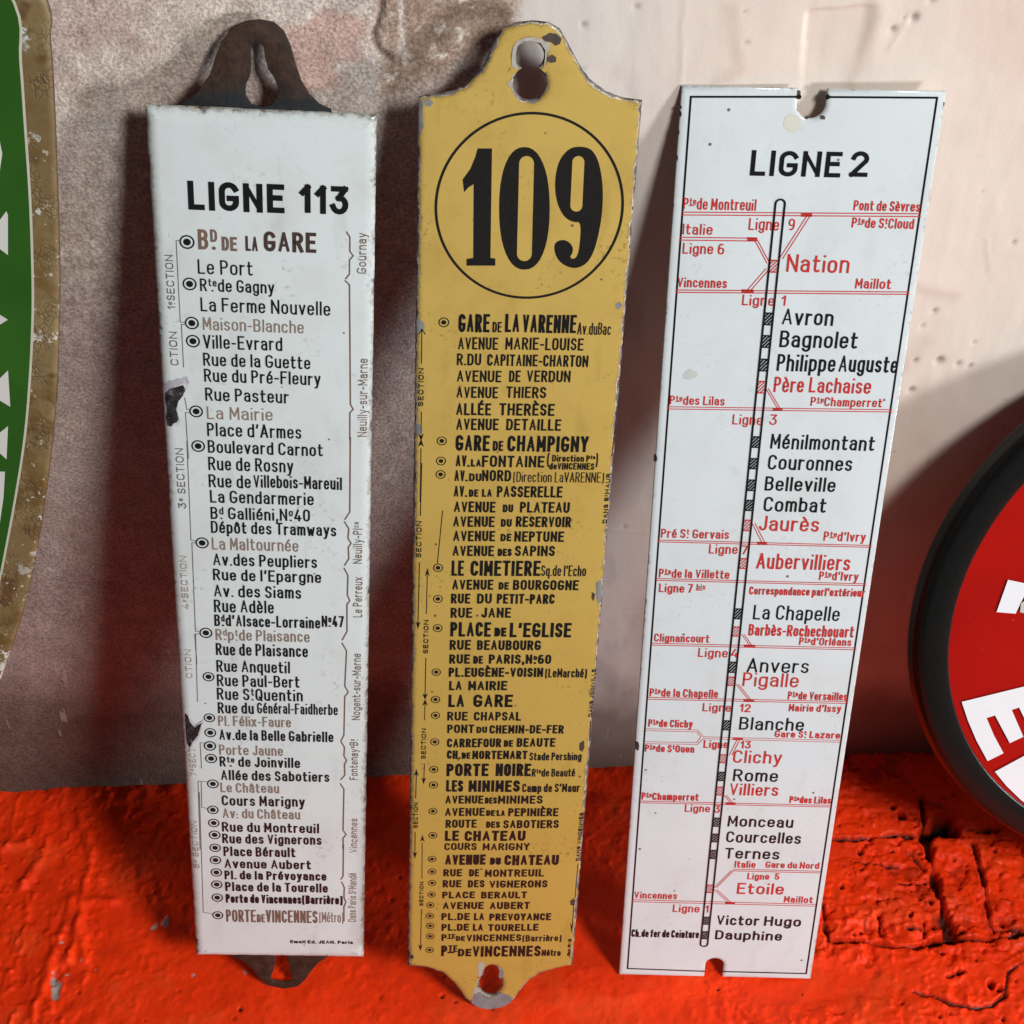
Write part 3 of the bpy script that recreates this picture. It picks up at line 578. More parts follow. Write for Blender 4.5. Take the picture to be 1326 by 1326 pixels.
GROOVES = [([(0.2338,-0.0638),(0.2486,-0.0649),(0.2637,-0.0638),(0.2788,-0.0628),(0.2931,-0.0655)],0.0011,0.004),([(0.2196,-0.1396),(0.2429,-0.141),(0.2607,-0.1451),(0.2748,-0.1452),(0.2883,-0.1416),(0.2982,-0.142)],0.0016,0.008),([(0.2982,-0.142),(0.3209,-0.1425),(0.3461,-0.1399)],0.0013,0.006),([(0.2979,-0.0602),(0.2962,-0.0875),(0.2966,-0.1041),(0.2969,-0.1204),(0.2987,-0.1397)],0.003,0.009),([(0.3275,-0.0719),(0.3283,-0.0956),(0.3262,-0.1314),(0.3276,-0.1378)],0.0012,0.004),([(0.3008,-0.0339),(0.2965,-0.0636)],0.0012,0.005),([(0.2718,-0.1005),(0.2836,-0.0999),(0.2953,-0.0994)],0.0008,0.003),([(0.2427,-0.082),(0.2599,-0.085),(0.2742,-0.0873)],0.0006,0.0015),([(0.2569,-0.1023),(0.258,-0.1122)],0.0008,0.004),([(0.2557,-0.1234),(0.2538,-0.1377)],0.0008,0.005),([(0.285,-0.0768),(0.2912,-0.0906)],0.0006,0.002),([(0.2723,-0.1322),(0.28,-0.1333)],0.001,0.004),([(0.2832,-0.1279),(0.2818,-0.1389)],0.0008,0.004),([(0.3283,-0.0616),(0.3488,-0.0634)],0.0012,0.004),([(0.2194,-0.1137),(0.219,-0.1298),(0.2197,-0.1393)],0.0012,0.004),([(0.2674,-0.1768),(0.2792,-0.1803),(0.2891,-0.186),(0.3021,-0.19),(0.3147,-0.1893),(0.3246,-0.1823)],0.001,0.003),([(0.2916,-0.1673),(0.302,-0.1647)],0.001,0.004),([(0.3269,-0.1346),(0.3449,-0.137)],0.0012,0.004),([(0.3249,-0.1808),(0.3301,-0.1674),(0.3417,-0.1587)],0.0006,0.002)]
HOLES = [(0.3108,-0.0556,0.0085,0.02),(0.3031,-0.0604,0.005,0.016),(0.3164,-0.0611,0.005,0.016),(0.2838,-0.0477,0.0032,0.012),(0.2789,-0.0418,0.0018,0.006),(0.2507,-0.0754,0.0018,0.006),(0.2493,-0.0887,0.001,0.004),(0.2723,-0.0754,0.001,0.004),(0.2337,-0.1013,0.0016,0.006),(0.2412,-0.1344,0.0012,0.006),(0.2359,-0.1361,0.0012,0.004),(0.3124,-0.084,0.0012,0.004),(0.299,-0.1653,0.0018,0.006),(0.3173,-0.1745,0.0024,0.008),(0.322,-0.1784,0.002,0.008),(0.2804,-0.1952,0.0012,0.004),(0.2876,-0.1933,0.001,0.003),(0.3197,-0.1976,0.0011,0.004),(0.2589,-0.1847,0.0008,0.003),(0.3336,-0.1736,0.001,0.003),(0.3111,-0.1581,0.0009,0.003),(0.2555,-0.0548,0.0008,0.003),(0.2692,-0.0519,0.0006,0.003),(0.2399,-0.0541,0.001,0.003),(0.2905,-0.1518,0.0012,0.004),(0.2753,-0.1243,0.0016,0.005),(0.29,-0.1153,0.0016,0.005),(0.2887,-0.1329,0.0018,0.005),(0.2839,-0.1134,0.001,0.004),(0.3063,-0.1376,0.0022,0.007),(0.3347,-0.1317,0.0016,0.005),(0.3407,-0.0793,0.0014,0.004),(0.3283,-0.0956,0.0012,0.004),(-0.1606,-0.1713,0.0014,0.004),(-0.3064,-0.054,0.0009,0.003),(-0.2517,-0.0443,0.0008,0.003),(-0.0235,-0.1729,0.001,0.004),(0.1972,-0.1755,0.0008,0.003),(-0.0319,-0.1683,0.0012,0.004),(0.1438,-0.1706,0.001,0.003)]
PAINT_CHIPS = [(-0.2806,-0.1512,0.0036),(-0.2813,-0.1565,0.003),(-0.2831,-0.1478,0.0018),(-0.2231,-0.1099,0.0016),(-0.2158,-0.1063,0.0016),(-0.2819,-0.1192,0.0008),(-0.2673,-0.1326,0.0007),(-0.2574,-0.1386,0.0008),(-0.2754,-0.1422,0.0008),(-0.1591,-0.1461,0.0011),(-0.1931,-0.1452,0.0006)]
RIDGES = [[(-0.2684,-0.0884),(-0.2502,-0.0892)],[(-0.2862,-0.0178),(-0.2714,-0.0556),(-0.2741,-0.1026),(-0.2751,-0.1306)],[(-0.3045,-0.0388),(-0.3048,-0.0541),(-0.3167,-0.0774)],[(-0.2935,-0.1729),(-0.2886,-0.141),(-0.2814,-0.1051),(-0.2792,-0.085)],[(-0.265,-0.1311),(-0.2741,-0.1026)],[(-0.3354,-0.0448),(-0.3174,-0.0413)]]
SEATS=[(-0.1336, -0.1593, 0.0, 0.035), (-0.0024, -0.1781, 0.0014, 0.035), (0.2037, -0.1645, -0.0027, 0.05), (0.0812, -0.1587, 0.0021, 0.05)]
POSES=[([-0.1323,-0.15123,0.032],[[0.995946,-0.012139,0.089134],[-0.010286,0.968987,0.246898],[-0.089367,-0.246814,0.964933]],104.65,550.0),([-0.0,-0.16843,0.0365],[[0.997078,-0.027197,0.071378],[0.007183,0.963707,0.266867],[-0.076045,-0.265574,0.961087]],102.02,551.16),([0.14245,-0.16162,0.0],[[0.998132,0.035082,0.050013],[-0.047459,0.960787,0.273196],[-0.038468,-0.275059,0.960657]],122.77,577.56)]
GREEN_OUT=[(-159.7, 644.9), (-161.7, 628.3), (-163.8, 611.2), (-169.4, 575.5), (-177.7, 525.7), (-183.3, 497.1), (-192.8, 454.0), (-202.6, 417.5), (-211.3, 388.8), (-226.4, 343.4), (-243.4, 300.7), (-263.0, 258.4)]
GREEN_IN=[(-172.3, 645.4), (-175.0, 620.3), (-179.2, 590.5), (-184.0, 557.3), (-189.3, 526.2), (-194.9, 497.6), (-203.1, 463.5), (-213.1, 427.4), (-225.7, 389.5), (-243.0, 341.6), (-247.5, 330.1)]
GREEN_LETTERS=[[(-210.1,595.4),(-196.9,594.9),(-192.0,586.7),(-192.2,578.3),(-196.5,566.2),(-205.0,558.2),(-218.6,558.8)],[(-225.6,543.6),(-201.0,545.3),(-196.4,550.5),(-196.1,548.6),(-200.4,528.3),(-203.8,532.0),(-227.7,535.1)],[(-226.3,510.7),(-211.3,497.5),(-207.7,494.2),(-212.7,491.3),(-233.4,479.8)],[(-245.6,458.8),(-219.2,461.1),(-213.6,466.2),(-217.0,445.2),(-221.7,449.5),(-246.9,453.4)],[(-252.8,428.4),(-226.0,429.5),(-220.5,433.9),(-225.5,413.8),(-228.4,418.3),(-254.3,421.9)],[(-253.9,407.5),(-227.9,406.3),(-232.2,389.8),(-239.1,369.0),(-247.2,349.8),(-267.1,350.8)]]
DISC_AXES=[[0.999681, -0.007791, 0.024016], [0.025248, 0.308486, -0.950894], [0.0, 0.951197, 0.308584]]
DISC_LOC=[0.44175, -0.07201, 0.23045]
DISC_LETTERS=[[(-139.1,37.9),(-129.4,35.0),(-117.6,31.2),(-117.6,23.5),(-128.6,26.8),(-132.4,14.8),(-143.5,16.6)],[(-158.0,-45.1),(-121.8,-36.5),(-101.4,-31.5),(-90.7,-59.5),(-97.8,-62.4),(-108.7,-47.0),(-114.1,-48.3),(-100.4,-79.8),(-108.0,-82.7),(-123.4,-51.5),(-127.6,-53.0),(-118.5,-73.3),(-126.2,-77.5),(-137.2,-56.3),(-142.1,-57.9),(-136.2,-71.4),(-129.2,-84.8),(-138.3,-90.1),(-146.6,-74.1),(-153.1,-58.9)],[(-133.1,-98.5),(-116.3,-87.6),(-92.9,-72.4),(-80.8,-94.6),(-86.9,-102.9),(-93.6,-126.1),(-102.4,-132.6),(-114.6,-121.7),(-124.8,-110.0)]]

# stroke alphabet: glyph = (relative width, [polyline,...]) in a unit box, caps 0..1, x-height .7
def _e(cx,cy,rx,ry,a0,a1,n=7):
    return [(cx+rx*math.cos(math.radians(a0+(a1-a0)*i/n)), cy+ry*math.sin(math.radians(a0+(a1-a0)*i/n))) for i in range(n+1)]
def _ring(x0,x1,y0,y1,r=None):
    cx=(x0+x1)/2; rx=(x1-x0)/2; r=r or min(.27,(y1-y0)*.42)
    p=_e(cx,y1-r,rx,r,0,180,10)+_e(cx,y0+r,rx,r,180,360,10)
    return p+[p[0]]
def make_font():
    X=.70
    G={}
    G['A']=(.62,[[(0,0),(.5,1),(1,0)],[(.17,.3),(.83,.3)]])
    G['B']=(.56,[[(0,.54),(0,1),(.52,1)]+_e(.52,.77,.42,.23,90,-90)+[(0,.54)],[(0,.54),(0,0),(.52,0)]+_e(.52,.27,.48,.27,-90,90)+[(0,.54)]])
    G['C']=(.56,[_e(.5,.73,.5,.27,12,180,9)+_e(.5,.27,.5,.27,180,348,9)])
    G['D']=(.58,[[(0,0),(0,1),(.42,1)]+_e(.42,.66,.58,.34,90,0)+_e(.42,.34,.58,.34,0,-90)+[(0,0)]])
    G['E']=(.50,[[(1,1),(0,1),(0,0),(1,0)],[(0,.53),(.85,.53)]])
    G['F']=(.48,[[(1,1),(0,1),(0,0)],[(0,.52),(.85,.52)]])
    G['G']=(.60,[_e(.5,.73,.5,.27,22,180,9)+_e(.5,.27,.5,.27,180,360,9)+[(1,.43),(.55,.43)]])
    G['H']=(.58,[[(0,0),(0,1)],[(1,0),(1,1)],[(0,.52),(1,.52)]])
    G['I']=(.0,[[(.5,0),(.5,1)]])
    G['J']=(.42,[[(1,1),(1,.27)]+_e(.5,.27,.5,.27,0,-165,8)])
    G['K']=(.58,[[(0,0),(0,1)],[(.95,1),(0,.4)],[(.32,.6),(1,0)]])
    G['L']=(.46,[[(0,1),(0,0),(1,0)]])
    G['M']=(.70,[[(0,0),(.04,1),(.5,.28),(.96,1),(1,0)]])
    G['N']=(.60,[[(0,0),(0,1),(1,0),(1,1)]])
    G['O']=(.58,[_ring(0,1,0,1)])
    G['P']=(.52,[[(0,0),(0,1),(.5,1)]+_e(.5,.74,.5,.26,90,-90)+[(0,.48)]])
    G['Q']=(.58,[_ring(0,1,0,1),[(.6,.25),(1,-.05)]])
    G['R']=(.56,[[(0,0),(0,1),(.5,1)]+_e(.5,.75,.48,.25,90,-90)+[(0,.5)],[(.5,.5),(1,0)]])
    G['S']=(.52,[_e(.5,.755,.48,.245,15,270,10)[:-1]+[(.5,.51)]+_e(.5,.255,.5,.255,90,-165,10)])
    G['T']=(.54,[[(0,1),(1,1)],[(.5,1),(.5,0)]])
    G['U']=(.58,[[(0,1),(0,.27)]+_e(.5,.27,.5,.27,180,360,9)+[(1,1)]])
    G['V']=(.58,[[(0,1),(.5,0),(1,1)]])
    G['W']=(.80,[[(0,1),(.24,0),(.5,.8),(.76,0),(1,1)]])
    G['X']=(.56,[[(0,0),(1,1)],[(0,1),(1,0)]])
    G['Y']=(.56,[[(0,1),(.5,.45),(1,1)],[(.5,.45),(.5,0)]])
    G['Z']=(.54,[[(0,1),(1,1),(0,0),(1,0)]])
    G['a']=(.46,[_e(.48,X-.2,.5,.2,155,0,7)+[(.98,0)],[(.98,.42),(.45,.42)]+_e(.45,.21,.45,.21,90,270,7)+[(.6,0),(.98,.12)]])
    G['b']=(.48,[[(0,1),(0,0)],[(0,.12),(.3,0)]+_e(.5,.2,.5,.2,270,360,4)+_e(.5,X-.2,.5,.2,0,90,4)+[(.3,X),(0,X-.12)]])
    G['c']=(.44,[_e(.5,X-.2,.5,.2,15,180,7)+_e(.5,.2,.5,.2,180,345,7)])
    G['d']=(.48,[[(1,1),(1,0)],[(1,.12),(.7,0)]+_e(.5,.2,.5,.2,270,180,4)+_e(.5,X-.2,.5,.2,180,90,4)+[(.7,X),(1,X-.12)]])
    G['e']=(.46,[[(0,.36),(1,.36),(1,X-.2)]+_e(.5,X-.2,.5,.2,0,180,8)+_e(.5,.2,.5,.2,180,340,7)])
    G['f']=(.32,[_e(.72,.8,.42,.2,70,180,5)+[(.3,0)],[(0,.66),(.9,.66)]])
    G['g']=(.48,[[(1,X),(1,-.08)]+_e(.5,-.08,.5,.2,0,-160,7),[(1,.14),(.7,.0)]+_e(.5,.2,.5,.2,270,180,4)+_e(.5,X-.2,.5,.2,180,90,4)+[(.7,X),(1,X-.12)]])
    G['h']=(.46,[[(0,0),(0,1)],[(0,X-.14),(.3,X)]+_e(.5,X-.2,.5,.2,90,0,5)+[(1,0)]])
    G['i']=(.0,[[(.5,0),(.5,.63)],'dot.'])
    G['ı']=(.0,[[(.5,0),(.5,X)]])
    G['j']=(.22,[[(1,X),(1,-.1)]+_e(.2,-.1,.8,.18,0,-90,4),'dotr'])
    G['l']=(.0,[[(.5,0),(.5,1)]])
    G['m']=(.74,[[(0,0),(0,X)],[(0,X-.14),(.18,X)]+_e(.28,X-.18,.22,.18,90,0,4)+[(.5,0)],[(.5,X-.14),(.68,X)]+_e(.78,X-.18,.22,.18,90,0,4)+[(1,0)]])
    G['n']=(.46,[[(0,0),(0,X)],[(0,X-.14),(.3,X)]+_e(.5,X-.2,.5,.2,90,0,5)+[(1,0)]])
    G['o']=(.48,[_ring(0,1,0,X,.22)])
    G['p']=(.48,[[(0,X),(0,-.28)],[(0,.12),(.3,0)]+_e(.5,.2,.5,.2,270,360,4)+_e(.5,X-.2,.5,.2,0,90,4)+[(.3,X),(0,X-.12)]])
    G['q']=(.48,[[(1,X),(1,-.28)],[(1,.12),(.7,0)]+_e(.5,.2,.5,.2,270,180,4)+_e(.5,X-.2,.5,.2,180,90,4)+[(.7,X),(1,X-.12)]])
    G['r']=(.30,[[(0,0),(0,X)],[(0,X-.2),(.35,X-.02),(1,X-.03)]])
    G['s']=(.42,[_e(.5,.53,.48,.17,20,270,8)[:-1]+[(.5,.36)]+_e(.5,.18,.5,.18,90,-160,8)])
    G['t']=(.34,[[(.3,.95),(.3,.15)]+_e(.65,.15,.35,.15,180,290,5)+[(1,.04)],[(0,.68),(.95,.68)]])
    G['u']=(.46,[[(0,X),(0,.2)]+_e(.5,.2,.5,.2,180,270,5)+[(.7,0),(1,.14)],[(1,X),(1,0)]])
    G['v']=(.46,[[(0,X),(.5,0),(1,X)]])
    G['w']=(.70,[[(0,X),(.25,0),(.5,.55),(.75,0),(1,X)]])
    G['x']=(.46,[[(0,X),(1,0)],[(0,0),(1,X)]])
    G['y']=(.46,[[(0,X),(.52,.02)],[(1,X),(.45,-.12),(.3,-.26),(.05,-.28)]])
    G['z']=(.42,[[(0,X),(1,X),(0,0),(1,0)]])
    G['k']=(.46,[[(0,0),(0,1)],[(.9,X),(0,.25)],[(.35,.42),(1,0)]])
    G['0']=(.54,[_ring(0,1,0,1)])
    G['1']=(.22,[[(0,.76),(1,1),(1,0)]])
    G['2']=(.52,[_e(.5,.74,.48,.26,170,-20,9)+[(0,0),(1,0)]])
    G['3']=(.52,[[(.05,1),(.95,1),(.45,.6)]+_e(.48,.31,.52,.31,80,-165,10)])
    G['4']=(.56,[[(.75,0),(.75,.45)],[(.55,1),(0,.22),(1,.22)]])
    G['5']=(.52,[[(.92,1),(.1,1),(.05,.55)]+_e(.48,.31,.52,.31,120,-165,10)])
    G['6']=(.54,[_ring(0,1,0,.6,.25),_e(.55,.6,.55,.4,70,180,5)+[(0,.3)]])
    G['7']=(.50,[[(0,1),(1,1),(.3,0)]])
    G['8']=(.54,[_ring(.05,.95,.54,1,.2),_ring(0,1,0,.54,.23)])
    G['9']=(.54,[_ring(0,1,.4,1,.25),[(1,.7)]+_e(.45,.4,.55,.4,0,-110,6)])
    G['-']=(.26,[[(0,.4),(1,.4)]])
    G['.']=(.0,['dot0']); G[',']=(.04,[[(1,.05),(0,-.16)]])
    G["'"]=(.06,[[(1,1),(0,.76)]])
    G['(']=(.18,[_e(1,.42,1,.72,130,230,7)]); G[')']=(.18,[_e(0,.42,1,.72,50,-50,7)])
    ac={'é':('e','/'),'è':('e','\\'),'ê':('e','^'),'ô':('o','^'),'â':('a','^'),'É':('E','/'),'È':('E','\\'),'à':('a','\\')}
    for k,(b,m) in ac.items():
        y=.8 if b in 'eoa' else 1.1
        s={'/':[(.35,y),(.75,y+.2)],'\\':[(.65,y),(.25,y+.2)],'^':[(.15,y),(.5,y+.17),(.85,y)]}[m]
        G[k]=(G[b][0],G[b][1]+[s])
    return G

FONT = make_font()

# ------------------------------------------------------------------ small helpers
def tag(o, label=None, cat=None, group=None, kind=None):
    if label: o['label'] = label
    if cat: o['category'] = cat
    if group: o['group'] = group
    if kind: o['kind'] = kind
    return o

def mesh_obj(name, verts, faces, mat, parent=None, smooth=False):
    m = bpy.data.meshes.new(name); m.from_pydata(verts, [], faces); m.update()
    if smooth: m.polygons.foreach_set('use_smooth', [True] * len(m.polygons))
    if mat: m.materials.append(mat)
    o = bpy.data.objects.new(name, m); COL.objects.link(o)
    if parent: o.parent = parent
    return o

class Nodes:
    def __init__(s, name, rough=.4, spec=.5):
        s.m = bpy.data.materials.new(name); s.m.use_nodes = True; s.t = s.m.node_tree
        s.b = s.t.nodes['Principled BSDF']; s.b.inputs['Roughness'].default_value = rough
        s.b.inputs['Specular IOR Level'].default_value = spec
        s.obj = s.t.nodes.new('ShaderNodeTexCoord').outputs['Object']
    def n(s, kind, **kw):
        n = s.t.nodes.new(kind)
        for k, v in kw.items(): setattr(n, k, v)
        return n
    def put(s, sock, v):
        if hasattr(v, 'is_linked') or isinstance(v, bpy.types.NodeSocket): s.t.links.new(v, sock)
        elif isinstance(v, tuple) and sock.type == 'RGBA' and len(v) == 3: sock.default_value = (*v, 1)
        else: sock.default_value = v
    def noise(s, scale, detail=3, rough=.55, vec=None, dist=0, stretch=None):
        n = s.n('ShaderNodeTexNoise'); n.inputs['Scale'].default_value = scale; n.inputs['Detail'].default_value = detail
        n.inputs['Roughness'].default_value = rough; n.inputs['Distortion'].default_value = dist
        v = vec or s.obj
        if stretch:
            mp = s.n('ShaderNodeMapping'); s.t.links.new(v, mp.inputs[0]); mp.inputs['Scale'].default_value = stretch; v = mp.outputs[0]
        s.t.links.new(v, n.inputs['Vector']); return n.outputs['Fac']
    def voro(s, scale, feature='F1', out='Distance', rnd=1):
        n = s.n('ShaderNodeTexVoronoi', feature=feature); n.inputs['Scale'].default_value = scale; n.inputs['Randomness'].default_value = rnd
        s.t.links.new(s.obj, n.inputs['Vector']); return n.outputs[out]
    def ramp(s, f, a, b, lo=0.0, hi=1.0):
        n = s.n('ShaderNodeMapRange'); n.interpolation_type = 'SMOOTHSTEP'
        s.put(n.inputs[0], f)
        for i, v in enumerate((a, b, lo, hi)): s.put(n.inputs[1 + i], v)
        return n.outputs[0]
    def math(s, op, a, b=0.0):
        n = s.n('ShaderNodeMath', operation=op); s.put(n.inputs[0], a); s.put(n.inputs[1], b); return n.outputs[0]
    def mix(s, f, a, b):
        n = s.n('ShaderNodeMix', data_type='RGBA'); s.put(n.inputs[0], f); s.put(n.inputs[6], a); s.put(n.inputs[7], b); return n.outputs[2]
    def mul(s, a, b):
        n = s.n('ShaderNodeMix', data_type='RGBA', blend_type='MULTIPLY'); n.inputs[0].default_value = 1; s.put(n.inputs[6], a); s.put(n.inputs[7], b); return n.outputs[2]
    def sep(s, axis):
        n = s.n('ShaderNodeSeparateXYZ'); s.t.links.new(s.obj, n.inputs[0]); return n.outputs[axis]
    def attr(s, name, out='Fac'):
        return s.n('ShaderNodeAttribute', attribute_name=name).outputs[out]
    def color(s, v): s.put(s.b.inputs['Base Color'], v)
    def rough(s, v): s.put(s.b.inputs['Roughness'], v)
    def bump(s, h, dist, strength=1.0):
        n = s.n('ShaderNodeBump'); s.put(n.inputs['Height'], h); n.inputs['Distance'].default_value = dist; s.put(n.inputs['Strength'], strength)
        s.t.links.new(n.outputs[0], s.b.inputs['Normal'])

def plain(name, color, rough=.35, spec=.5, vary=.12, scale=300):
    s = Nodes(name, rough, spec)
    f = s.noise(scale, 3)
    s.color(s.mix(f, tuple(c * (1 - vary) for c in color), tuple(min(1, c * (1 + vary)) for c in color)))
    return s.m

# ------------------------------------------------------------------ value noise for the real relief
def vnoise(x, y, seed):
    t = np.random.default_rng(seed).random((256, 256))
    xi = np.floor(x).astype(int); yi = np.floor(y).astype(int); fx = x - xi; fy = y - yi
    fx = fx * fx * (3 - 2 * fx); fy = fy * fy * (3 - 2 * fy)
    g = lambda a, b: t[a % 256, b % 256]
    return (g(xi, yi) * (1 - fx) + g(xi + 1, yi) * fx) * (1 - fy) + (g(xi, yi + 1) * (1 - fx) + g(xi + 1, yi + 1) * fx) * fy
def fbm(x, y, size, seed, octs=4, gain=.5):
    r = 0; a = 1; tot = 0
    for k in range(octs):
        r = r + a * (vnoise(x / size + 17.3 * k, y / size + 9.1 * k, seed + k) - .5); tot += a; a *= gain; size *= .5
    return r / tot * 2
def sstep(a, b, x):
    t = np.clip((x - a) / (b - a), 0, 1); return t * t * (3 - 2 * t)
def seg_dist(px, py, pts):
    d = np.full(px.shape, 1e9)
    for (ax, ay), (bx, by) in zip(pts, pts[1:]):
        dx, dy = bx - ax, by - ay; t = np.clip(((px - ax) * dx + (py - ay) * dy) / (dx * dx + dy * dy + 1e-12), 0, 1)
        d = np.minimum(d, np.hypot(px - ax - t * dx, py - ay - t * dy))
    return d
def sheet(name, P, mat, attrs):
    ny, nx = P.shape[:2]
    i = np.arange(ny * nx).reshape(ny, nx)
    q = np.stack([i[:-1, :-1], i[:-1, 1:], i[1:, 1:], i[1:, :-1]], -1).reshape(-1, 4)
    m = bpy.data.meshes.new(name)
    m.vertices.add(ny * nx); m.vertices.foreach_set('co', P.reshape(-1).astype(np.float32))
    m.loops.add(q.size); m.loops.foreach_set('vertex_index', q.reshape(-1).astype(np.int32))
    m.polygons.add(len(q)); m.polygons.foreach_set('loop_start', (np.arange(len(q)) * 4).astype(np.int32))
    m.update(calc_edges=True)
    m.polygons.foreach_set('use_smooth', np.ones(len(q), bool))
    for k, a in attrs.items():
        if a.ndim == 3:
            at = m.attributes.new(k, 'FLOAT_COLOR', 'POINT'); c = np.ones((ny * nx, 4), np.float32); c[:, :3] = a.reshape(-1, 3); at.data.foreach_set('color', c.reshape(-1))
        else:
            at = m.attributes.new(k, 'FLOAT', 'POINT'); at.data.foreach_set('value', a.reshape(-1).astype(np.float32))
    m.materials.append(mat)
    o = bpy.data.objects.new(name, m); COL.objects.link(o); return o
def blend(c, mask, col): return c * (1 - mask[..., None]) + np.array(col) * mask[..., None]

# ------------------------------------------------------------------ the wall: old plaster, stippled left, creamy paint right
def build_wall():
    xs = np.concatenate([np.linspace(-1.5, -.43, 40)[:-1], np.arange(-.43, .45, .0013), np.linspace(.45, 1.5, 40)[1:]])
    zs = np.concatenate([[-.12, -.06], np.arange(-.03, .66, .0013), np.linspace(.66, 1.7, 40)[1:]])
    x, z0 = np.meshgrid(xs, zs); z = z0 * .9825
    n1 = fbm(x, z, .05, 1); n2 = fbm(x, z, .012, 11); n3 = fbm(x, z, .0045, 21, 3, .7); n4 = fbm(x, z, .15, 31)
    edge = .034 + .012 * fbm(x * 0, z, .05, 5) + .006 * n2
    stip = 1 - sstep(-.006, .006, x - edge)                       # stippled zone
    white = stip * 0 + (1 - stip) * (1 - sstep(-.015, .02, x - (.098 + .02 * fbm(x * 0, z, .06, 7)))) # whitewashed strip beside it
    # colour
    c = np.ones(x.shape + (3,)) * np.array([.68, .60, .525])
    c *= (1 + .05 * n4 + .05 * n1)[..., None]
    c = blend(c, .5 * sstep(.0, .5, fbm(x, z, .09, 41)), (.63, .47, .39))
    c = blend(c, .85 * white, (.62, .585, .54))
    c = blend(c, .35 * white * sstep(.1, .4, fbm(x, z * .35, .012, 51)), (.43, .40, .38))
    s = np.ones_like(c) * np.array([.57, .49, .425])
    s = blend(s, .6 * sstep(.0, .6, n3), (.68, .61, .54)); s = blend(s, .6 * sstep(.05, .65, -n3), (.33, .26, .21))
    s = blend(s, .5 * sstep(.05, .5, n1 + .3 * n2), (.52, .40, .345))
    s = blend(s, .7 * sstep(.05, .45, fbm(x, z, .045, 61) + .25 * n2), (.47, .45, .415))
    s = blend(s, .45 * sstep(.12, .5, fbm(x, z, .03, 62) + .3 * n2), (.62, .56, .48))
    s = blend(s, .9 * sstep(.50, .66, fbm(x, z, .006, 63, 3, .6)) * sstep(-.1, .4, n1), (.74, .70, .64))
    s = blend(s, .65 * sstep(-.05, .3, fbm(x, z, .08, 66) + .15 * n2), (.46, .405, .405)); s = blend(s, .6 * sstep(.08, .3, fbm(x, z, .06, 67) + .2 * n2), (.64, .58, .52)); s = blend(s, .45 * sstep(.12, .3, fbm(x, z, .05, 68) + .2 * n2), (.47, .34, .30))
    low = 1 - sstep(.22, .42, z + .06 * n1)                         # smoother, stained lower down
    s = blend(s, .55 * low, (.43, .345, .30)); s = blend(s, .5 * low * sstep(.0, .4, fbm(x, z, .03, 64)), (.36, .30, .28)); s = blend(s, .5 * low * sstep(.15, .45, fbm(x, z * .5, .025, 65)), (.56, .52, .50))
    # a bare brownish patch with white flecks high up, edged by a crack
    bp = sstep(-.004, .004, x + .030 + .006 * n2) * sstep(-.008, .008, z - (.553 + .012 * n1 + .012 * np.sin((x + .01) * 60)))
    br = np.ones_like(c) * np.array([.34, .235, .175]); br = blend(br, sstep(.22, .45, fbm(x, z, .0042, 71, 3, .7)), (.70, .63, .55))
    s = blend(s, .85 * bp, (0, 0, 0)) + br * (.85 * bp)[..., None]
    ck = seg_dist(x + .0015 * n2, z, [(-.024, .60), (-.0262, .588), (-.030, .580), (-.029, .571), (-.024, .566)])
    s = blend(s, .8 * (1 - sstep(.0006, .0018, ck)), (.10, .065, .045))
    ws = seg_dist(x + .0006 * n2, z, [(-.0170, .60), (-.0180, .575), (-.0178, .563)]); s = blend(s, .8 * (1 - sstep(.0008, .0017, ws)), (.68, .62, .56))
    # salmon remains of an older coat
    for px_, pz_, rx_, rz_ in ((-.050, .577, .020, .014), (-.062, .560, .016, .010)):
        s = blend(s, .75 * (1 - sstep(.75, 1.05, np.hypot((x - px_) / rx_, (z - pz_) / rz_) + .35 * n2 + .1 * n3)), (.50, .31, .265))
    c = c * (1 - stip[..., None]) + s * stip[..., None]
    # dull mauve tint growing towards the bottom on the left, dark grime above the ledge
    c = blend(c, .45 * stip * (1 - sstep(.28, .50, z + .05 * n1)), (.45, .355, .32))
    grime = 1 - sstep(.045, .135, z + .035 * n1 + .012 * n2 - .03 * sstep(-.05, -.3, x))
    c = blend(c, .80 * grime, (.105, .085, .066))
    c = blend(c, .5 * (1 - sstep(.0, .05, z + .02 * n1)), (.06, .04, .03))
    h = stip * (1 - .5 * low) * (.00030 * n3 + .0003 * n2) + .0006 * n1 + .0014 * n4 + (1 - stip) * (.00012 * n2 + .0003 * fbm(x * 1.0, z * .22, .014, 81))
    h = h - .0008 * bp * stip - .0012 * (1 - sstep(.0004, .0015, ck))
    # lifted plaster layer with a broken edge, brush ridges and dents on the cream side
    pa = sstep(-.0006, .0006, x - (.1655 + .0012 * n2)) * sstep(-.0007, .0007, (.5835 - z) + .0016 * n2 + .001 * n1) * (1 - sstep(.19, .20, x)) * sstep(.53, .575, z)
    h = h - .0011 * pa; c = blend(c, .25 * pa, (.62, .50, .42))
    for pts, w_, d_ in (([(.192, .60), (.197, .578), (.190, .545)], .0035, .0009), ([(.1085, .59), (.1095, .56), (.1075, .535)], .0008, .0005), ([(.131, .585), (.138, .555), (.128, .548)], .004, .0006),
                        ([(.212, .58), (.205, .562)], .001, .0005), ([(.225, .43), (.245, .42), (.262, .415)], .004, .0008), ([(.23, .36), (.246, .372), (.25, .385)], .006, .0009), ([(.27, .45), (.275, .43)], .001, .0005)):
        h = h + .45 * d_ * np.exp(-(seg_dist(x + .001 * n2, z, pts) / w_) ** 2)
        c = blend(c, .35 * np.exp(-(seg_dist(x + .001 * n2, z, pts) / w_) ** 2), (.50, .37, .31))
    rg = np.random.default_rng(3)
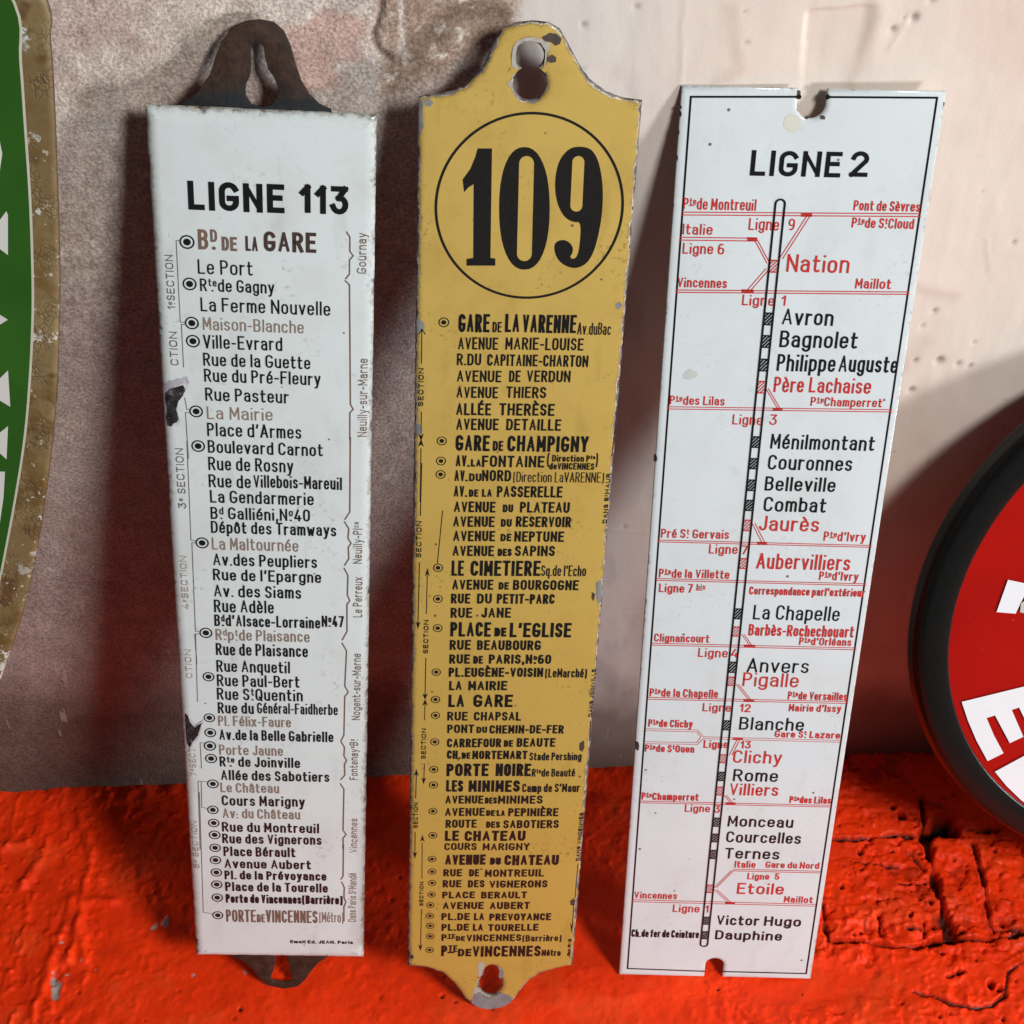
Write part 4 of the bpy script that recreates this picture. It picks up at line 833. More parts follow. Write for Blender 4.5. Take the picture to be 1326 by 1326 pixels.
    pits = [(.236, .366, .0016), (.246, .371, .0013), (.259, .370, .0019), (.270, .367, .0012), (.277, .365, .0011), (.247, .349, .0016), (.246, .395, .0010), (.251, .405, .0012), (.205, .572, .0012), (.221, .586, .0012), (.214, .577, .0017)]
    pits += [(rg.uniform(.06, .42), rg.uniform(.12, .66), rg.uniform(.0004, .0011)) for _ in range(90)]
    pits += [(rg.uniform(-.42, .04), rg.uniform(.05, .66), rg.uniform(.0003, .0009)) for _ in range(260)]
    for a, b, r in pits:
        ix = np.searchsorted(xs, [a - .006, a + .006]); iz = np.searchsorted(zs * .9825, [b - .006, b + .006]); sl = np.s_[iz[0]:iz[1], ix[0]:ix[1]]
        d = np.hypot(x[sl] - a, (z[sl] - b) * .8) * (1 + .4 * n3[sl]); g = np.exp(-(d / r) ** 2); h[sl] -= .9 * r * g
        c[sl] = blend(c[sl], (.75 if r > .001 else .5) * g, (.20, .14, .105))
    for (a, b), (a2, b2) in (((.062, .2495), (.107, .242)), ((.066, .167), (.10, .169))):
        k = np.exp(-(seg_dist(x, z + .001 * n2, [(a, b), (a2, b2)]) / .0008) ** 2); h = h + .0005 * k; c = blend(c, .3 * k, (.72, .66, .60))
    near = sstep(1.4, .5, np.abs(x))
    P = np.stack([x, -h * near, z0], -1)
    s = Nodes('old plaster', .55, .35)
    f = s.noise(900, 3, .6); col = s.attr('col', 'Color')
    sp = s.noise(620, 3, .6); dk = s.math('MULTIPLY', s.ramp(s.noise(800, 2), .64, .70), s.attr('stip'))
    k = s.mix(s.attr('stip'), s.mix(f, (.95, .95, .95), (1.04, 1.04, 1.04)), s.mix(s.ramp(sp, .34, .66), (.70, .68, .67), (1.22, 1.22, 1.21)))
    mott = s.ramp(s.noise(75, 5, .65),   .34, .68, s.math('SUBTRACT', 1.0, s.math('MULTIPLY', s.attr('stip'), .13)), s.math('ADD', 1.0, s.math('MULTIPLY', s.attr('stip'), .10))); mc = s.n('ShaderNodeCombineColor'); [s.t.links.new(mott, mc.inputs[q]) for q in range(3)]
    scr = s.math('MULTIPLY', s.ramp(s.noise(160, 2, .5, stretch=(1, 1, .12), dist=1.2), .665, .70), s.ramp(s.noise(19, 3), .5, .62))
    k2 = s.mix(s.math('MULTIPLY', scr, .5), s.mul(s.mul(col, k), mc.outputs[0]), (.66, .61, .55))
    k2 = s.mix(s.math('MULTIPLY', dk, .55), k2, (.16, .115, .09)); s.color(k2)
    s.rough(s.mix(s.attr('stip'), (.42,) * 3, (.62,) * 3))
    hh = s.math('ADD', s.math('MULTIPLY', s.noise(520, 4, .65), s.math('ADD', s.attr('stip'), .18)), s.math('MULTIPLY', s.noise(90, 3, .5, stretch=(1, 1, .3)), .25))
    s.bump(hh, .0007, .75)
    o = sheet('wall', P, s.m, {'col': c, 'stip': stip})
    tag(o, 'old plaster wall, stippled beige on the left and smooth cream paint on the right, behind the plaques', 'wall', kind='structure')

# ------------------------------------------------------------------ the red ledge: thickly painted brick
def build_ledge():
    xs = np.concatenate([np.linspace(-1.5, -.42, 30)[:-1], np.arange(-.42, .47, .0011), np.linspace(.47, 1.5, 30)[1:]])
    ys = np.concatenate([[-.46, -.455, -.44], np.linspace(-.42, -.25, 40)[:-1], np.arange(-.25, .012, .0011)])
    x, y = np.meshgrid(xs, ys)
    n1 = fbm(x, y, .035, 101); n2 = fbm(x, y, .011, 111); n3 = fbm(x, y, .004, 121, 3, .6); n4 = fbm(x, y, .12, 131)
    rough_r = sstep(.10, .20, x + .03 * n1)                        # broken brickwork to the right
    rough_l = 1 - sstep(-.29, -.21, x + .03 * n1)
    amp = .20 + .65 * rough_r + .55 * rough_l
    h = .0016 * n4 + .0011 * n1 + amp * (.0011 * n2 + .00035 * n3)
    ridged = 1 - np.abs(fbm(x, y * .55, .02, 141)) * 3
    h = h + .0011 * rough_l * np.clip(ridged, 0, 1) ** 2 + .0006 * rough_r * np.clip(1 - np.abs(fbm(x * .6, y, .016, 151)) * 3.2, 0, 1) ** 2
    lump = fbm(x, y, .006, 161, 2); h = h + .0016 * amp * sstep(.34, .62, lump) - .0014 * amp * sstep(.36, .6, -lump)
    # raised skin of paint with a broken edge to the right
    h = h + .0012 * rough_r * sstep(-.001, .001, y - (-.128 + .004 * n1 + .0015 * n2) ) * 1.0
    cr = fbm(x, y, .013, 191, 5, .62); crm = rough_r * sstep(-.06, .02, y + .20 - .02 * n1) * sstep(.02, .14, fbm(x, y, .045, 193) + .05)
    h = h - .0022 * crm * sstep(.10, .22, cr) + .0012 * crm * sstep(.18, .34, -cr)
    h = h + (.12 + .85 * rough_r + .3 * rough_l) * (.00055 * fbm(x, y, .0055, 195, 4, .7))
    wv = 1 - np.abs(fbm(x + .004 * n2, y * 1.2, .022, 197, 3)) * 7; h = h - .0010 * rough_r * np.clip(wv, 0, 1) ** 3
    dark = .38 * crm * sstep(.29, .38, cr + .25 * n3); bare = np.zeros_like(x)
    for pts in RIDGES:
        h = h + .0022 * np.exp(-(seg_dist(x + .002 * n2, y + .002 * n1, pts) / .0032) ** 2)
    for pts, w, d in GROOVES:
        q = seg_dist(x + .0012 * n2 + .0004 * n3, y + .0012 * n1 + .0006 * n3, pts) / (w * np.clip(1.15 + 1.9 * n2 + .8 * n3, .25, 2.4))
        g = 1 - sstep(.55, 1.25, q); h = h - d * g; dark = np.maximum(dark, .95 * (1 - sstep(.45, 1.15, q)))
    for a, b, r, d in HOLES:
        q = np.hypot(x - a, (y - b) * .8) * (1 + .35 * n2 + .25 * n3) / r; g = 1 - sstep(.5, 1.2, q); h = h - d * g; dark = np.maximum(dark, 1 - sstep(.6, 1.1, q))
        h = h + .0004 * np.exp(-((q - 1.6) / .5) ** 2)
    for a, b, r in PAINT_CHIPS:
        q = np.hypot(x - a, (y - b) * .75) * (1 + .9 * n3 + .3 * n2) / (r * .8); g = 1 - sstep(.75, 1.05, q); bare = np.maximum(bare, g); h = h - .0006 * g
    rg = np.random.default_rng(9)
    for _ in range(150):
        a, b, r = rg.uniform(-.36, .42), rg.uniform(-.24, -.01), rg.uniform(.0004, .0011)
        ix = np.searchsorted(xs, [a - .005, a + .005]); iy = np.searchsorted(ys, [b - .005, b + .005]); sl = np.s_[iy[0]:iy[1], ix[0]:ix[1]]
        q = np.hypot(x[sl] - a, y[sl] - b) / r; g = np.exp(-q ** 2)
        if rg.random() < .5: h[sl] -= 1.6 * r * g; dark[sl] = np.maximum(dark[sl], .8 * g)
        else: h[sl] += 1.0 * r * g
    # level seats under the plaques, a ragged fillet of paint along the wall, an added unseen rise far right
    h = h + sstep(-.022, .0, y) * (.003 + .0045 * fbm(x, y * 0, .06, 171) + .0015 * n2)
    h = h + .045 * sstep(.355, .395, x + .006 * n1) * sstep(-.24, -.17, y)  # added rise out of view: carries the round sign, blocks light passing under it
    for fx, fy, fz, wx in SEATS:
        wgt = np.clip(1.6 * np.exp(-(((x - fx) / wx) ** 2 + ((y - fy + .004) / .016) ** 2)), 0, 1); h = h * (1 - wgt) + (fz + .0008 * n2) * wgt
    front = sstep(-.435, -.458, y)
    Z = h - .001 - .4 * (y < -.457) - .004 * (np.abs(y + .455) < .001)
    Y = np.where(y < -.457, -.456, y)
    red = np.ones(x.shape + (3,)) * np.array([.90, .040, .003])
    red = red * (1 + .06 * n1 + .05 * n2)[..., None]
    red = blend(red, .5 * sstep(.2, .6, fbm(x, y, .05, 181)), (.84, .028, .002))
    red = blend(red, .5 * sstep(.12, .5, fbm(x, y, .03, 183) + .3 * n2), (.86, .070, .012)); red = blend(red, .35 * sstep(.25, .55, fbm(x, y, .018, 185) + .3 * n3), (.55, .020, .004))
    red = blend(red, dark, (.018, .005, .004)); red = blend(red, bare, (.42, .38, .34))
    s = Nodes('thick red paint', .48, .16)
    f = s.noise(700, 3)
    s.color(s.mul(s.attr('col', 'Color'), s.mix(f, (.93, .9, .9), (1.05, 1.08, 1.05))))
    s.rough(s.ramp(s.noise(60, 3), .3, .7, .40, .62))
    s.bump(s.math('ADD', s.noise(260, 4, .6), s.math('MULTIPLY', s.noise(1100, 2), .3)), .0006, .55)
    o = sheet('ledge', np.stack([x, Y, Z], -1), s.m, {'col': red})
    tag(o, 'thickly painted bright red brick ledge with cracks and holes, under the plaques', 'ledge', kind='structure')

# ------------------------------------------------------------------ plates cut from sheet metal with rolled edges
def resample(pts, step, jit, rng):
    out = []
    for a, b in zip(pts, pts[1:] + pts[:1]):
        d = math.dist(a, b); k = max(1, int(d / step))
        for i in range(k):
            t = i / k; j = jit if i else jit * .3
            out.append((a[0] + (b[0] - a[0]) * t + rng.uniform(-j, j), a[1] + (b[1] - a[1]) * t + rng.uniform(-j, j)))
    return out
def roll_height(d, t, b):
    if d >= b: return t
    d = max(0, d); return t * (.25 + .75 * math.sqrt(max(0, 1 - (1 - d / b) ** 2)))
def plate(name, outline, holes, t, b, mat, parent, dome=None):
    cu = bpy.data.curves.new('outline', 'CURVE'); cu.dimensions = '2D'; cu.fill_mode = 'BOTH'
    b_, e = b / 1000, .0002
    cu.extrude = e; cu.bevel_depth = b_; cu.bevel_resolution = 5; cu.offset = -b_
    for loop in [outline] + holes:
        sp = cu.splines.new('POLY'); sp.points.add(len(loop) - 1); sp.use_cyclic_u = True
        for p, q in zip(sp.points, loop): p.co = (q[0] / 1000, q[1] / 1000, 0, 1)
    o = bpy.data.objects.new('outline', cu); COL.objects.link(o)
    dg = bpy.context.evaluated_depsgraph_get(); m = bpy.data.meshes.new_from_object(o.evaluated_get(dg)); bpy.data.objects.remove(o); bpy.data.curves.remove(cu)
    m.name = name; T = t / 1000
    for v in m.vertices:
        x, y, z = v.co
        if z >= e - 1e-7: n = T * (.25 + .75 * min(1, (z - e) / b_))
        else: n = 0 if z < -e * .5 else T * .25
        v.co = (x, -n, y)
    m.materials.clear(); m.materials.append(mat)
    bm = bmesh.new(); bm.from_mesh(m); bmesh.ops.remove_doubles(bm, verts=bm.verts, dist=1e-6); bm.to_mesh(m); bm.free()
    m.polygons.foreach_set('use_smooth', [True] * len(m.polygons))
    try: m.set_sharp_from_angle(angle=math.radians(50))
    except Exception: pass
    ob = bpy.data.objects.new(name, m); COL.objects.link(ob); ob.parent = parent
    return ob

# ------------------------------------------------------------------ lettering: every stroke a ribbon lying on the enamel
WEIGHT = (.73, .78, .72)

class Ink:
    def __init__(s, height, lift=.12): s.v = []; s.f = []; s.h = height; s.k = 0; s.lift = lift
    def add(s, pts, faces):
        o = len(s.v); z = s.lift + (s.k % 6) * .012; s.k += 1
        for u, v in pts: s.v.append((u / 1000, -(s.h(u, v) + z) / 1000, v / 1000))
        s.f += [tuple(o + i for i in f) for f in faces]
    def ribbon(s, p, w, split=True):
        closed = len(p) > 2 and math.dist(p[0], p[-1]) < 1e-6
        if split and not closed:                                    # break at sharp corners, with a round joint
            runs = [[p[0]]]
            for a, b, c in zip(p, p[1:], p[2:]):
                runs[-1].append(b)
                d0, d1 = (b[0] - a[0], b[1] - a[1]), (c[0] - b[0], c[1] - b[1]); m_ = math.hypot(*d0) * math.hypot(*d1)
                if m_ > 1e-9 and (d0[0] * d1[0] + d0[1] * d1[1]) / m_ < -.1: runs.append([b]); s.disc(b[0], b[1], w * .5, 10)
            runs[-1].append(p[-1])
            if len(runs) > 1:
                for i, r in enumerate(runs): s.ribbon(r, w, False) if True else None
                return
        q = p[:-1] if closed else list(p)
        q = [a for i, a in enumerate(q) if i == 0 or math.dist(a, q[i - 1]) > 1e-5]
        if len(q) < 2: return
        if not closed:
            for i, j in ((0, 1), (-1, -2)):
                d = math.dist(q[i], q[j]); q[i] = (q[i][0] + (q[i][0] - q[j][0]) / d * w / 2, q[i][1] + (q[i][1] - q[j][1]) / d * w / 2)
        n = len(q); L = []; R = []
        for i in range(n):
            a = q[i - 1] if (closed or i) else None; c = q[(i + 1) % n] if (closed or i < n - 1) else None; b = q[i]
            ds = []
            for s0, s1 in ((a, b), (b, c)):
                if s0 is None or s1 is None: continue
                d = math.dist(s0, s1); ds.append(((s1[0] - s0[0]) / d, (s1[1] - s0[1]) / d))
            tx = sum(d[0] for d in ds); ty = sum(d[1] for d in ds); l = math.hypot(tx, ty)
            if l < .3: tx, ty = ds[0]; l = 1
            nx, ny = -ty / l, tx / l
            k = min(1.7, 1 / max(.3, nx * -ds[0][1] + ny * ds[0][0])) if len(ds) == 2 else 1
            L.append((b[0] + nx * w / 2 * k, b[1] + ny * w / 2 * k)); R.append((b[0] - nx * w / 2 * k, b[1] - ny * w / 2 * k))
        m = n if closed else n - 1
        s.add(L + R, [(i, n + i, n + (i + 1) % n, (i + 1) % n) for i in range(m)])
    def disc(s, cx, cy, r, n=20): s.add([(cx + r * math.cos(2 * math.pi * k / n), cy + r * math.sin(2 * math.pi * k / n)) for k in range(n)], [tuple(range(n))])
    def ring(s, cx, cy, rx, ry, w, n=28):
        s.ribbon([(cx + (rx - w / 2) * math.cos(2 * math.pi * k / n), cy + (ry - w / 2) * math.sin(2 * math.pi * k / n)) for k in range(n)] + [(cx + rx - w / 2, cy)], w)
    def poly(s, loops):
        vs = [[Vector((p[0], p[1], 0)) for p in l] for l in loops]; tri = geometry.tessellate_polygon(vs)
        flat = [p for l in loops for p in l]
        out = []
        for a, b, c in tri:
            A, B, C_ = flat[a], flat[b], flat[c]
            out.append((a, b, c) if (B[0] - A[0]) * (C_[1] - A[1]) - (B[1] - A[1]) * (C_[0] - A[0]) > 0 else (a, c, b))
        s.add(flat, out)
    def patch(s, loop):
        r = random.Random(int(abs(loop[0][0] * 977 + loop[0][1] * 131))); P = []
        for a, b in zip(loop, loop[1:] + loop[:1]):
            k = max(1, int(math.dist(a, b) / .8)); j = .16 * min(1, math.dist(a, b))
            P += [(a[0] + (b[0] - a[0]) * i / k + r.uniform(-j, j), a[1] + (b[1] - a[1]) * i / k + r.uniform(-j, j)) for i in range(k)]
        cx = sum(p[0] for p in P) / len(P); cy = sum(p[1] for p in P) / len(P); n = len(P); pts = []
        for q in (1, .84, .68, .5, .3): pts += [(cx + (p[0] - cx) * q, cy + (p[1] - cy) * q) for p in P]
        f = [(k * n + i, k * n + (i + 1) % n, (k + 1) * n + (i + 1) % n, (k + 1) * n + i) for k in range(4) for i in range(n)]
        s.add(pts + [(cx, cy)], f + [(4 * n + i, 4 * n + (i + 1) % n, 5 * n) for i in range(n)])
    def text(s, txt, u, v, W, H, w, vert, final=False):
        items = []; mode = None; gap = .19; fixed = 0; free = 0; start = (0, 0)
        for ch in txt:
            if ch in '{[': mode = ch; start = (fixed, free); continue
            if ch in '}]': mode = None; continue
            if ch == ' ': free += .36; continue
            sc, up = (.62, .40) if mode == '{' else (.66, 0) if mode == '[' else (1, 0)
            ww = w * (.66 if mode == '{' else .8 if sc < 1 else 1)
            if mode == '{' and ch == '.': items.append(('.', (start[0] + fixed) / 2, (start[1] + free - gap) / 2, 0, 0, 1, 0, w)); continue
            if mode == '{' and ch == '_': items.append(('_', start[0], start[1], 0, free - gap - start[1], 1, .27, w)); continue
            fr = FONT[ch][0] * sc * random.uniform(.97, 1.03); items.append((ch, fixed, free, ww, fr, sc, up, ww)); fixed += ww; free += fr + gap * (.8 if sc < 1 else 1)
        free -= gap; sx = (W - fixed) / (H * free) if free > .05 else 1
        lim = (.33 if w / H > .14 else .40) + (.10 if H < 6.5 else 0)
        if sx < lim and not final:                                # tightly packed words get thinner strokes
            return s.text(txt, u, v, W, H, max(.58 * w, (W - lim * H * free) / max(1e-6, fixed / w)), vert, True)
        for ch, fx, fr0, ow, fr, sc, up, ww in items:
            bx = fx + fr0 * sx * H + ww / 2 * (ow > 0); bw = fr * sx * H; by = up * H + ww / 2; bh = H * sc - ww
            hh_ = H * sc; jy = random.uniform(-.012, .012) * H
            def at(p):
                a, b = bx + p[0] * bw, by + p[1] * bh + jy
                return (u - b, v + a) if vert else (u + a, v + b)
            if ch == '_': s.ribbon([at((0, 0)), (at((1, 0)))] if not vert else [at((0, 0)), at((1, 0))], w * .7); continue
            for st in FONT[ch][1]:
                if isinstance(st, str):
                    c = {'dot.': (.5, .98), 'dotr': (1, .98), 'dot0': (.5, .0)}[st]; q = at(c); s.disc(q[0], q[1], ww * .58, 10)
                elif ch in 'NMWVA' and ww / hh_ > .12:
                    for p, q in zip(st, st[1:]): s.ribbon([at(p), at(q)], ww if abs(p[0] - q[0]) < .1 else ww * .74)
                else: s.ribbon([at(p) for p in st], ww)
    def build(s, name, mat, parent): return mesh_obj(name, s.v, s.f, mat, parent) if s.v else None

# ------------------------------------------------------------------ materials of the plaques
def enamel(name, base, stain, t, b, chips, spots=.5, rough=.16, low_tone=None):
    s = Nodes(name, rough, .5)
    tt = t / 1000
    st = s.ramp(s.noise(24, 5, .62), .42, .78)
    st2 = s.ramp(s.noise(90, 4, .65), .60, .80)
    c = s.mix(s.math('MULTIPLY', st, .55), base, stain)
    c = s.mix(s.math('MULTIPLY', st2, .30), c, tuple(x * .72 for x in stain))
    if low_tone: c = s.mix(s.math('MULTIPLY', s.ramp(s.math('ADD', s.sep(2), s.math('MULTIPLY', s.noise(12, 3), .25)), .66, .12), .75), c, low_tone)  # deeper tone blended in towards the bottom of the plate
    # small specks burnt into the enamel, and clouds of brown speckle
    n = s.n('ShaderNodeTexVoronoi', feature='F1'); n.inputs['Scale'].default_value = 130; s.t.links.new(s.obj, n.inputs['Vector'])
    wn = s.n('ShaderNodeSeparateColor'); s.t.links.new(n.outputs['Color'], wn.inputs[0])
    dotm = s.math('MULTIPLY', s.ramp(n.outputs['Distance'], s.math('MULTIPLY', wn.outputs[1], .10), s.math('MULTIPLY', wn.outputs[1], .17), 1, 0), s.ramp(wn.outputs[0], 1 - .16 * spots, 1 - .14 * spots))
    c = s.mix(s.math('MULTIPLY', dotm, .85), c, (.06, .045, .035))
    cloud = s.math('MULTIPLY', s.ramp(s.noise(430, 3, .6), .57, .66), s.ramp(s.noise(26, 4, .6), .50, .66))
    c = s.mix(s.math('MULTIPLY', cloud, .55 * spots), c, tuple(x * .35 for x in stain))
    smear = s.math('MULTIPLY', s.ramp(s.noise(70, 4, .6, stretch=(1, 1, .25)), .56, .72), .22 * spots)
    c = s.mix(smear, c, tuple(x * .6 for x in stain))
    # worn edge: chips where the plate rolls back
    ell = s.math('MULTIPLY', s.math('SUBTRACT', s.math('MULTIPLY', s.sep(1), -1.0 / tt), .25), 1 / .75)
    ell = s.math('MAXIMUM', s.math('MINIMUM', ell, .99999), 0.0)
    edge = s.math('SUBTRACT', 1.0, s.math('SQRT', s.math('SUBTRACT', 1.0, s.math('MULTIPLY', ell, ell))))
    edge = s.math('SUBTRACT', 1.0, edge)
    cn = s.noise(330, 4, .7); big = s.noise(55, 3, .6)
    m = s.math('ADD', s.math('MULTIPLY', edge, chips), s.math('ADD', s.math('MULTIPLY', cn, .70), s.math('MULTIPLY', big, .70))); m = s.math('SUBTRACT', m, .20)
    under = s.ramp(m, .985, 1.03); bare = s.ramp(m, 1.075, 1.11)
    c = s.mix(s.math('MULTIPLY', s.ramp(s.math('ADD', edge, s.math('MULTIPLY', s.math('SUBTRACT', cn, .5), 1.2)), .0, .9), .22 + .3 * chips), c, tuple(x * .80 for x in stain))
    c = s.mix(s.math('MULTIPLY', s.ramp(m, .84, 1.0), .6), c, tuple(x * .5 for x in stain))
    c = s.mix(under, c, s.mix(s.ramp(s.noise(200, 2), .4, .6), (.42, .385, .31), (.16, .145, .13)))
    c = s.mix(bare, c, s.mix(s.ramp(s.noise(140, 3), .42, .58), (.045, .03, .022), (.13, .12, .115)))
    s.color(c); s.rough(s.mix(under, s.mix(st2, (rough,) * 3, (rough + .15,) * 3), (.6,) * 3))
    s.bump(s.math('ADD', s.math('MULTIPLY', s.noise(34, 2, .4), 1.0), s.math('MULTIPLY', under, -.25)), .0006, .35)
    return s.m
def rust(name):
    s = Nodes(name, .62, .3)
    c = s.mix(s.ramp(s.noise(120, 5, .65), .35, .7), (.026, .013, .008), (.056, .029, .018)); c = s.mix(s.ramp(s.noise(500, 3), .55, .75), c, (.016, .012, .011))
    zz = s.sep(2); c = s.mix(s.math('MULTIPLY', s.ramp(s.math('ADD', zz, s.math('MULTIPLY', s.noise(60, 3), .012)), .558, .572, 1, 0), s.ramp(zz, .5, .52)), c, (.011, .013, .015))
    s.color(c); s.bump(s.noise(480, 4, .6), .0005, .6); return s.m

def metal_chip():
    s = Nodes('bare blackened metal', .5, .4); f = s.ramp(s.noise(230, 5, .7), .38, .66); g = s.ramp(s.noise(420, 3), .60, .68)
    s.color(s.mix(g, s.mix(f, (.008, .008, .008), (.04, .038, .040)), (.20, .19, .20))); s.bump(s.noise(300, 4), .0006, .8); return s.m
def bruised():
    s = Nodes('bruised enamel', .3, .5); f = s.ramp(s.noise(120, 4, .6), .36, .62)
    s.color(s.mix(f, (.56, .57, .58), (.34, .33, .36))); s.bump(s.noise(200, 3), .0005, .5); return s.m
chipm, bruise = metal_chip(), bruised()
INK = {'k': plain('black enamel', (.010, .010, .011), .22), 'r': plain('red enamel', (.50, .035, .030), .22), 'b1': plain('dark brown faded enamel', (.055, .034, .028), .4), 'b2': plain('brown faded enamel', (.16, .098, .072), .45, vary=.35),
       'b3': plain('pale brown faded enamel', (.25, .165, .12), .45, vary=.3), 'f': plain('grey brown faded enamel', (.22, .16, .125), .45, vary=.35, scale=700), 's': plain('worn grey lettering', (.13, .11, .095), .45, vary=.4, scale=700), 's2': plain('pale worn lettering', (.33, .29, .25), .45, vary=.3),
       'num': plain('black numeral enamel', (.012, .011, .010), .3, vary=.5, scale=900), 'chip': chipm, 'bruise': bruise, 'brown': plain('rusty bare metal', (.05, .034, .028), .6, vary=.5), 'grey': plain('grey bare metal', (.19, .19, .195), .45, vary=.45, scale=240),
       'white': plain('whitish undercoat', (.36, .335, .29), .5, vary=.4, scale=350), 'stain': plain('grey stain on enamel', (.50, .53, .49), .35, vary=.15, scale=200), 'cream': plain('cream repair spot', (.60, .59, .52), .3, vary=.08)}
PART = {'k': 'lettering', 'r': 'red_lettering', 'b1': 'brown_lettering', 'b2': 'brown_lettering', 'b3': 'brown_lettering', 'f': 'faded_lettering', 's': 'section_lettering', 's2': 'section_lettering', 'num': 'route_number', 'chip': 'enamel_chip', 'brown': 'rust_spot', 'grey': 'metal_chip', 'white': 'undercoat_chip', 'cream': 'repair_spot', 'stain': 'stain'}

def pose(o, i):
    loc, R, w, h = POSES[i]
    o.matrix_world = Matrix.Translation(loc) @ Matrix(R).to_4x4()
def plaque(i, name, label, t, b):
    root = bpy.data.objects.new(name, None); COL.objects.link(root); root.empty_display_size = .05; pose(root, i)
    tag(root, label, 'plaque', 'enamel route plaques leaning on the wall')
    w, h = POSES[i][2], POSES[i][3]
    def height(u, v):
        d = w / 2 - abs(u)
        if i == 2: d = min(d, v, h - v)
        return roll_height(d, t, b)
    parts = []
    def ink(pname, col, lift=.12):
        q = Ink(height, lift); parts.append((pname, col, q)); return q
    rows = {}
    for s_, txt, u, v, W, H, wt, vert, col in TEXT:
        if s_ != i: continue
        pn = ('section_name' if u < 0 or i == 1 else 'town_name') if vert else 'line_title' if 'LIGNE' in txt or txt in ('113', '2') else 'branch_name' if i == 2 and H < 9 and 'Ch.de' not in txt and wt < 1.9 and col == 'r' and W < 60 and H * 1 < 6.2 else 'stop_name'
        if 'Email' in txt: pn = 'maker_line'
        key = (pn, col) + ((round(u, 2), v) if vert or pn == 'branch_name' else (0, 0))
        q = None
        if not vert and pn != 'branch_name':
            for (k_, v_), r_ in rows.items():
                if k_ == key and abs(v_ - v) < 1.6: q = r_
        if q is None: q = rows[(key, v)] = ink(pn, col, .20)
        q.text(txt, u, v, W, H, wt * (WEIGHT[i] if H < 12 else WEIGHT[i] + .03), vert)
    for s_, pts, wt, col in LINES:
        if s_ == i:
            out = []
            for a, c in zip(pts, pts[1:]):
                k = max(1, int(math.dist(a, c) / 12)); out += [(a[0] + (c[0] - a[0]) * j / k, a[1] + (c[1] - a[1]) * j / k) for j in range(k)]
            ink('section_bracket' if col == 's' else 'town_brace' if col == 'b2' else 'branch_line' if i == 2 else 'section_arrow', col).ribbon(out + [pts[-1]], wt)
    for s_, u, v, r, th, inn in DOTS:
        if s_ == i: q = ink('stop_marker', 'k'); q.ring(u, v, r, r, r * th); q.disc(u, v, r * inn)
    for s_, pts, col in POLYS:
        if s_ == i:
            if col == 'num2': ink('numeral', 'num').poly(pts)
            elif col == 'num': ink('numeral', 'num').poly([pts])
            elif col == 'k': ink('arrow_head', 'k').poly([pts])
            elif col == 'r': ink('junction_mark', 'r').poly([pts])
            elif col == 'rim': ink('undercoat_chip', 'white', .08).poly([pts])
            else:
                if col == 'chip':
                    gx_ = sum(p[0] for p in pts) / len(pts); gy_ = sum(p[1] for p in pts) / len(pts)
                    ink('enamel_bruise', 'bruise', .05).patch([(max(-w / 2 + .3, gx_ + (p[0] - gx_) * 1.35), gy_ + (p[1] - gy_) * 1.22 + (2.2 if p[1] > gy_ else 0)) for p in pts])
                ink(PART[col], col, .08).patch(pts)
    return root, ink, parts
def finish(root, parts):
    for pn, col, q in parts: q.build(pn, INK[col], root)

rng = random.Random(4)
build_wall(); build_ledge()

# white plaque headed LIGNE 113, domed, with rusty hanging ears
T0, B0 = 3.5, 5.5
r0, ink0, parts0 = plaque(0, 'route_plaque', 'narrow white enamel plaque headed LIGNE 113 with rusty brown hanging ears', T0, B0)
w, h = POSES[0][2], POSES[0][3]
white0 = enamel('white enamel', (.60, .655, .65), (.49, .515, .49), T0, B0, .50, spots=.8)
plate('plate', resample([(-w/2, 0), (w/2, 0), (w/2, h), (-w/2, h)], 4, .14, rng), [], T0, B0, white0, r0)
ear = rust('rusty brown iron')
plate('hanging_ear', TAB_TOP, [TAB_KEYS[0]], 1.0, .3, ear, r0).location = (0, .0013, 0)
plate('hanging_ear', list(reversed(TAB_BOTTOM)), [TAB_KEYS[1]], 1.0, .3, ear, r0).location = (0, .0013, 0)
finish(r0, parts0)

# yellow plaque of route 109, one sheet with both ears, edges badly chipped
T1, B1 = 1.8, 3.6
r1, ink1, parts1 = plaque(1, 'route_plaque', 'narrow mustard yellow enamel plaque with big 109 in a ring and chipped edges', T1, B1)
ink1('number_ring', 'num').ring(RING[0], RING[1], RING[2], RING[3], 1.25, 96)
yel = enamel('mustard enamel', (.485, .340, .088), (.36, .225, .050), T1, B1, .72, spots=1.0, rough=.22, low_tone=(.425, .268, .052))
plate('plate', resample(PLATE_OUTLINE, 2.2, .2, rng), KEYHOLES, T1, B1, yel, r1)
finish(r1, parts1)

# white metro plaque headed LIGNE 2, notched at both ends
T2, B2 = 1.5, 3.0
r2, ink2, parts2 = plaque(2, 'route_plaque', 'wide white enamel plaque headed LIGNE 2 with red cross lines and notched ends', T2, B2)
w, h = POSES[2][2], POSES[2][3]
(nt0, nt1), (nb0, nb1), (ntd, nbd) = NOTCH
def arch(x0, x1, edge, deep, rev):
    r = (x1 - x0) / 2; s = 1 if deep > edge else -1; c = deep - s * r
    p = [(x0, edge)] + [((x0 + x1) / 2 - r * math.cos(math.pi * k / 10), c + s * r * math.sin(math.pi * k / 10)) for k in range(11)] + [(x1, edge)]
    return p[::-1] if rev else p
out2 = [(-w/2, 0)] + arch(nb0[0], nb1[0], 0, nbd, False) + [(w/2, 0), (w/2, h)] + arch(nt0[0], nt1[0], h, ntd, True) + [(-w/2, h)]
k2 = ink2('border_line', 'k', .10)
for bd in BORDER: k2.ribbon([tuple(p) for p in bd], 1.0)
for x, y in (BORDER[0][0], BORDER[1][0]): k2.disc(x, y, 1.2, 10)
